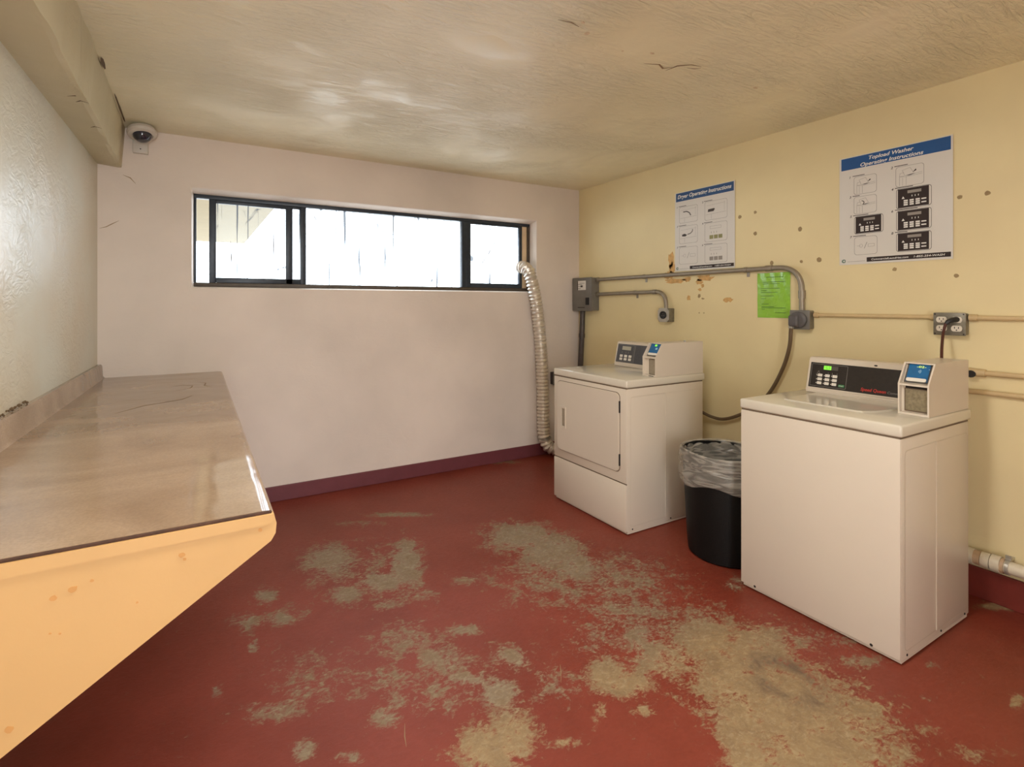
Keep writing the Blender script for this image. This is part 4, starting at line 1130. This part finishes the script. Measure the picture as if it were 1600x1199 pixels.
t = wall_pipe('upper of two wall-coloured water pipes right of the washing machine', 1.02, -1.55, 1.118, 0.013, 'pipe', 'water_pipe')
obj('valve', tube(B(), [(W-0.016, 1.02, 1.118), (W-0.016, 0.955, 1.118)], [0.022, 0.018], 12), M['pipe_paint'], t, smooth=True)
obj('valve_handle', lathe(B(), [(0, 0), (0.018, 0), (0.018, 0.006), (0, 0.006)], (W-0.045, 1.00, 1.112), 12, Vector((-1, 0, 0))), M['dark'], t)
t = wall_pipe('lower of two wall-coloured water pipes right of the washing machine', 1.06, -1.55, 1.022, 0.013, 'pipe', 'water_pipe', 0.004)
obj('valve', tube(B(), [(W-0.016, 1.06, 1.022), (W-0.016, 1.02, 1.022)], [0.020, 0.018], 12), M['pipe_paint'], t, smooth=True)

# drain pipe low on the wall
dp = thing('drain_pipe', 'white plastic drain pipe low on the wall right of the washing machine', 'pipe', (W-0.05, 0.5, 0.205))
X = W-0.054
obj('pipe', tube(B(), [(X, 1.30, 0.216), (X, -1.6, 0.196)], 0.030, 18), M['pvc'], dp, smooth=True)
for y0, y1, r, m in ((1.02, 0.985, 0.038, 'pvc'), (0.985, 0.960, 0.034, 'pvc_old'), (0.958, 0.928, 0.037, 'pvc'), (0.924, 0.892, 0.040, 'pvc'), (0.892, 0.880, 0.036, 'pvc_old')):
    obj('fitting', tube(B(), [(X, y0, 0.213), (X, y1, 0.2125)], r, 18), M[m], dp, smooth=True)
obj('pipe_clamp', tube(B(), [(X, 0.874, 0.2125), (X, 0.862, 0.2125)], 0.036, 18), M['steel'], dp, smooth=True)
bxo('clamp_tab', M['steel'], dp, (X-0.012, W-0.001, 0.860, 0.876, 0.246, 0.252)); bxo('clamp_tab', M['steel'], dp, (X-0.004, X+0.004, 0.858, 0.878, 0.252, 0.268))

# small box on the window wall, mostly hidden by the dryer
jb = thing('junction_box', 'small dark box on the window wall just left of the dryer top', 'electrical box', (3.14, BK, 0.74))
bxo('box', M['emt_d'], jb, (3.085, 3.19, BK-0.05, BK, 0.675, 0.795), 0.005)
bxo('cover_plate', M['boxgrey'], jb, (3.080, 3.195, BK-0.055, BK-0.049, 0.670, 0.80), 0.002)

# ------------------------------------------------------------------ posters
def poster(label, y_left, y_right, z0, z1, header, titles, blue):
    t = thing('poster', label, 'poster', (W, (y_left+y_right)/2, (z0+z1)/2))
    w, h = y_left-y_right, z1-z0
    pl = Plane((W-0.003, y_left, z0), (0, -1, 0), (0, 0, 1))
    obj('sheet', plate(B(), pl, rrect(0, 0, w, h), 0, 0.001), M['paper'], t)
    obj('header_band', sheet(B(), pl, rrect(0.010, h*(1-header), w-0.008, h*0.992), 0.0016), M[blue], t)
    for s, u, v, hh, tw in titles:
        text('title_text', s, pl, w*u, h*v, h*hh, 0.0021, M['print_w'], t, width=w*tw, shear=0.25, bold=0.02, align='CENTER')
    obj('footer_band', sheet(B(), pl, rrect(w*0.27, h*0.018, w*0.985, h*0.058), 0.0016), M['ink_d'], t)
    text('web_text', 'CommercialLaundries.com', pl, w*0.315, h*0.030, h*0.016, 0.0021, M['print_w'], t, width=w*0.33, shear=0.2, bold=0.015)
    text('phone_text', '1-855-254-WASH', pl, w*0.69, h*0.030, h*0.016, 0.0021, M['print_w'], t, width=w*0.25, shear=0.2, bold=0.015)
    obj('logo', ringplate(B(), pl, [(w*.045+.011*math.cos(k), h*.035+.011*math.sin(k)) for k in np.linspace(0.6, 5.7, 14)], [(w*.047+.005*math.cos(k), h*.035+.005*math.sin(k)) for k in np.linspace(0.6, 5.7, 14)], 0.0012, 0.0016), M['logo'], t)
    obj('logo_line', stroke(B(), pl, [(w*.08, h*.028), (w*.255, h*.028)], 0.0018, 0.0016), M['ink_l'], t)
    return t, pl, w, h

def frame_panel(t, pl, w, h, num, u0, u1, v0, v1, cap, dark=False):
    d = 0.0016
    a0, a1, b0, b1 = w*u0, w*u1, h*(1-v1), h*(1-v0)
    obj('diagram_frame', outline(B(), pl, rrect(a0, b0, a1, b1, 0.014), 0.0018, d), M['ink_l' if not dark else 'ink'], t)
    text('step_number', str(num), pl, a0-0.022, b1-0.004, 0.013, d, M['ink'], t, shear=0.2, bold=0.02)
    bm = B(); sheet(bm, pl, rrect(a0-0.006, b1+0.004, a0-0.006+cap, b1+0.008), d)
    obj('caption_line', bm, M['ink'], t)
    return a0, a1, b0, b1, d

def machine_sketch(t, pl, a0, a1, b0, b1, d, arc=False):
    X = lambda q: a0 + (a1-a0)*q
    Y = lambda q: b0 + (b1-b0)*q
    bm = B(); l = 0.0014
    stroke(bm, pl, [(X(.14), Y(.05)), (X(.14), Y(.50)), (X(.94), Y(.58))], l, d)
    stroke(bm, pl, [(X(.38), Y(.05)), (X(.38), Y(.46)), (X(.14), Y(.50))], l, d)
    stroke(bm, pl, [(X(.38), Y(.46)), (X(.94), Y(.50))], l, d); stroke(bm, pl, [(X(.25), Y(.05)), (X(.25), Y(.44))], l*.8, d)
    stroke(bm, pl, [(X(.14), Y(.5)), (X(.16), Y(.66)), (X(.3), Y(.68))], l, d)
    stroke(bm, pl, [(X(.32), Y(.55)), (X(.24), Y(.80)), (X(.52), Y(.88)), (X(.64), Y(.60))], l, d)
    obj('diagram', bm, M['ink_l'], t)
    bm = B(); sheet(bm, pl, [(X(.34), Y(.52)), (X(.60), Y(.56)), (X(.72), Y(.56)), (X(.50), Y(.50))], d+.0003)
    if arc: stroke(bm, pl, [(X(.32+.14*math.sin(k)), Y(.62+.12*math.cos(k))) for k in np.linspace(.2, 2.6, 6)], 0.004, d+.0003)
    else: sheet(bm, pl, [(X(.60), Y(.62)), (X(.72), Y(.78)), (X(.74), Y(.70))], d+.0003)
    obj('diagram_shadow', bm, M['ink_d'], t)

def keypad_print(t, pl, a0, a1, b0, b1, d, inset=True):
    X = lambda q: a0 + (a1-a0)*q
    Y = lambda q: b0 + (b1-b0)*q
    obj('diagram', sheet(B(), pl, rrect(X(.05), Y(.04), X(.93), Y(.97)), d), M['ink_d'], t)
    obj('diagram_display', sheet(B(), pl, rrect(X(.33), Y(.72), X(.72), Y(.86)), d+.0004), M['ink_l'], t)
    bm = B()
    for c in range(3):
        for r in range(3): sheet(bm, pl, rrect(X(.22+.17*c), Y(.14+.10*r), X(.34+.17*c), Y(.215+.10*r)), d+.0004)
        stroke(bm, pl, [(X(.46+.09*c), Y(.54)), (X(.46+.09*c), Y(.62))], 0.003, d+.0004)
    for r in (.18, .34): sheet(bm, pl, rrect(X(.72), Y(r), X(.86), Y(r+.06), 0.002), d+.0004)
    sheet(bm, pl, [(X(.16), Y(.48)), (X(.25), Y(.48)), (X(.205), Y(.60))], d+.0004)
    obj('diagram_buttons', bm, M['print_w'], t)

def plug_sketch(t, pl, a0, a1, b0, b1, d):
    X = lambda q: a0 + (a1-a0)*q
    Y = lambda q: b0 + (b1-b0)*q
    bm = B()
    stroke(bm, pl, [(X(.12), Y(.5)), (X(.26), Y(.5))], 0.0014, d)
    outline(bm, pl, [(X(.30+.07*math.cos(k)), Y(.5+.10*math.sin(k))) for k in np.linspace(0, 6.28, 12, endpoint=False)], 0.0014, d)
    stroke(bm, pl, [(X(.44), Y(.34)), (X(.56), Y(.68))], 0.003, d)
    outline(bm, pl, rrect(X(.60), Y(.42), X(.88), Y(.58)), 0.0014, d)
    obj('diagram', bm, M['ink_l'], t)

t, pl, w, h = poster('large washer instruction poster with blue two-line header above the washing machine', 1.594, 1.080, 1.693, 2.334, 0.118,
                     [('Topload Washer', .49, .942, .032, .40), ('Operating Instructions', .49, .892, .032, .56)], 'blue')
machine_sketch(t, pl, *frame_panel(t, pl, w, h, 1, .145, .365, .195, .360, .060))
machine_sketch(t, pl, *frame_panel(t, pl, w, h, 2, .535, .775, .180, .355, .060))
machine_sketch(t, pl, *frame_panel(t, pl, w, h, 3, .145, .365, .380, .540, .036), True)
keypad_print(t, pl, *frame_panel(t, pl, w, h, 4, .540, .835, .370, .545, .080, True))
keypad_print(t, pl, *frame_panel(t, pl, w, h, 5, .150, .425, .560, .725, .076, True))
keypad_print(t, pl, *frame_panel(t, pl, w, h, 6, .540, .835, .560, .735, .100, True))
plug_sketch(t, pl, *frame_panel(t, pl, w, h, 7, .150, .370, .750, .915, .064))
keypad_print(t, pl, *frame_panel(t, pl, w, h, 8, .540, .835, .752, .915, .056, True))

t, pl, w, h = poster('smaller dryer instruction poster with one-line blue header beside the far corner', 2.768, 2.258, 1.722, 2.354, 0.115,
                     [('Dryer Operating Instructions', .50, .922, .045, .90)], 'blue_d')
for num, (u0, u1, v0, v1) in enumerate(((.080, .405, .190, .395), (.525, .885, .185, .410), (.080, .405, .435, .655), (.525, .885, .445, .670), (.080, .405, .700, .915), (.525, .885, .705, .925)), 1):
    a0, a1, b0, b1, d = frame_panel(t, pl, w, h, num, u0, u1, v0, v1, .07)
    X = lambda q: a0 + (a1-a0)*q
    Y = lambda q: b0 + (b1-b0)*q
    if num in (1, 2, 3):
        bm = B()
        stroke(bm, pl, [(X(.05), Y(.30)), (X(.95), Y(.34))], .0014, d); stroke(bm, pl, [(X(.3), Y(.05)), (X(.3), Y(.30))], .0014, d)
        stroke(bm, pl, [(X(.08), Y(.78)), (X(.92), Y(.82))], .0012, d); stroke(bm, pl, [(X(.88), Y(.4)), (X(.88), Y(.9))], .0012, d)
        obj('diagram', bm, M['ink_l'], t)
        bm = B()
        if num == 1: stroke(bm, pl, [(X(.22), Y(.68)), (X(.42), Y(.68)), (X(.56), Y(.58)), (X(.64), Y(.40))], .007, d+.0003)
        elif num == 2: sheet(bm, pl, [(X(.14), Y(.44)), (X(.40), Y(.44)), (X(.46), Y(.54)), (X(.44), Y(.60)), (X(.16), Y(.58))], d+.0003)
        else:
            sheet(bm, pl, [(X(.16), Y(.42)), (X(.34), Y(.40)), (X(.44), Y(.48)), (X(.30), Y(.56)), (X(.16), Y(.52))], d+.0003)
            stroke(bm, pl, [(X(.46), Y(.50)), (X(.62), Y(.54)), (X(.72), Y(.64)), (X(.74), Y(.76))], .006, d+.0003)
        obj('diagram_shadow', bm, M['ink'], t)
    elif num == 5: plug_sketch(t, pl, a0, a1, b0, b1, d)
    else:
        bm = B(); outline(bm, pl, rrect(X(.24), Y(.68), X(.74), Y(.82)), .0014, d)
        for q in (.30, .42, .54): stroke(bm, pl, [(X(q), Y(.44)), (X(q), Y(.53))], .003, d)
        obj('diagram', bm, M['ink_l'], t)
        bm = B()
        for q in (.22, .42, .62): sheet(bm, pl, rrect(X(q), Y(.14), X(q+.17), Y(.34)), d)
        obj('diagram_buttons', bm, M['olive' if num == 4 else 'ink_l'], t)

# green notice in a plastic sleeve
gn = thing('notice', 'bright green printed notice in a plastic sleeve on the right wall', 'notice', (W, 1.985, 1.52))
bm = B(); gy0, gz0, gw, gh = 2.093, 1.366, 0.216, 0.304
nx, nz = 12, 16; grid = []
for i in range(nz+1):
    grid.append([bm.verts.new((W-0.004-0.003*abs(math.sin(j*0.9+i*0.35))*(1 if i > 5 else .3), gy0-gw*j/nx, gz0+gh*i/nz)) for j in range(nx+1)])
for i in range(nz):
    for j in range(nx): bm.faces.new((grid[i][j], grid[i][j+1], grid[i+1][j+1], grid[i+1][j]))
bmesh.ops.recalc_face_normals(bm, faces=list(bm.faces))
obj('sheet', bm, M['green'], gn, smooth=True)
gpl = Plane((W-0.0078, gy0, gz0), (0, -1, 0), (0, 0, 1)); bm = B()
for v, u0, u1 in ((.90, .28, .80), (.79, .18, .86), (.75, .18, .70), (.65, .12, .70), (.60, .12, .30), (.56, .12, .64), (.48, .12, .52), (.42, .12, .28), (.30, .14, .36), (.24, .14, .52), (.215, .14, .88), (.18, .14, .24), (.11, .55, .88)):
    sheet(bm, gpl, rrect(gw*u0, gh*v, gw*u1, gh*v+0.0028), 0)
obj('printed_lines', bm, M['green_ink'], gn)

# unseen fitting with glowing tubes, added as a body for the overhead fill
cf = thing('added_fill_fitting', 'white ceiling fitting added out of view for the overhead fill light', 'ceiling light', (0.75, 0.95, CE))
bxo('housing', M['camw'], cf, (0.12, 1.38, 0.83, 1.07, CE-0.06, CE), 0.006)
M['tube'] = mat('fill_tube', (0.9, 0.9, 0.88), 0.4, emit=(1, 0.97, 0.93), estr=1.5)
for y in (0.90, 1.0):
    obj('fill_tube', tube(B(), [(0.16, y, CE-0.075), (1.34, y, CE-0.075)], 0.013, 10), M['tube'], cf, smooth=True)
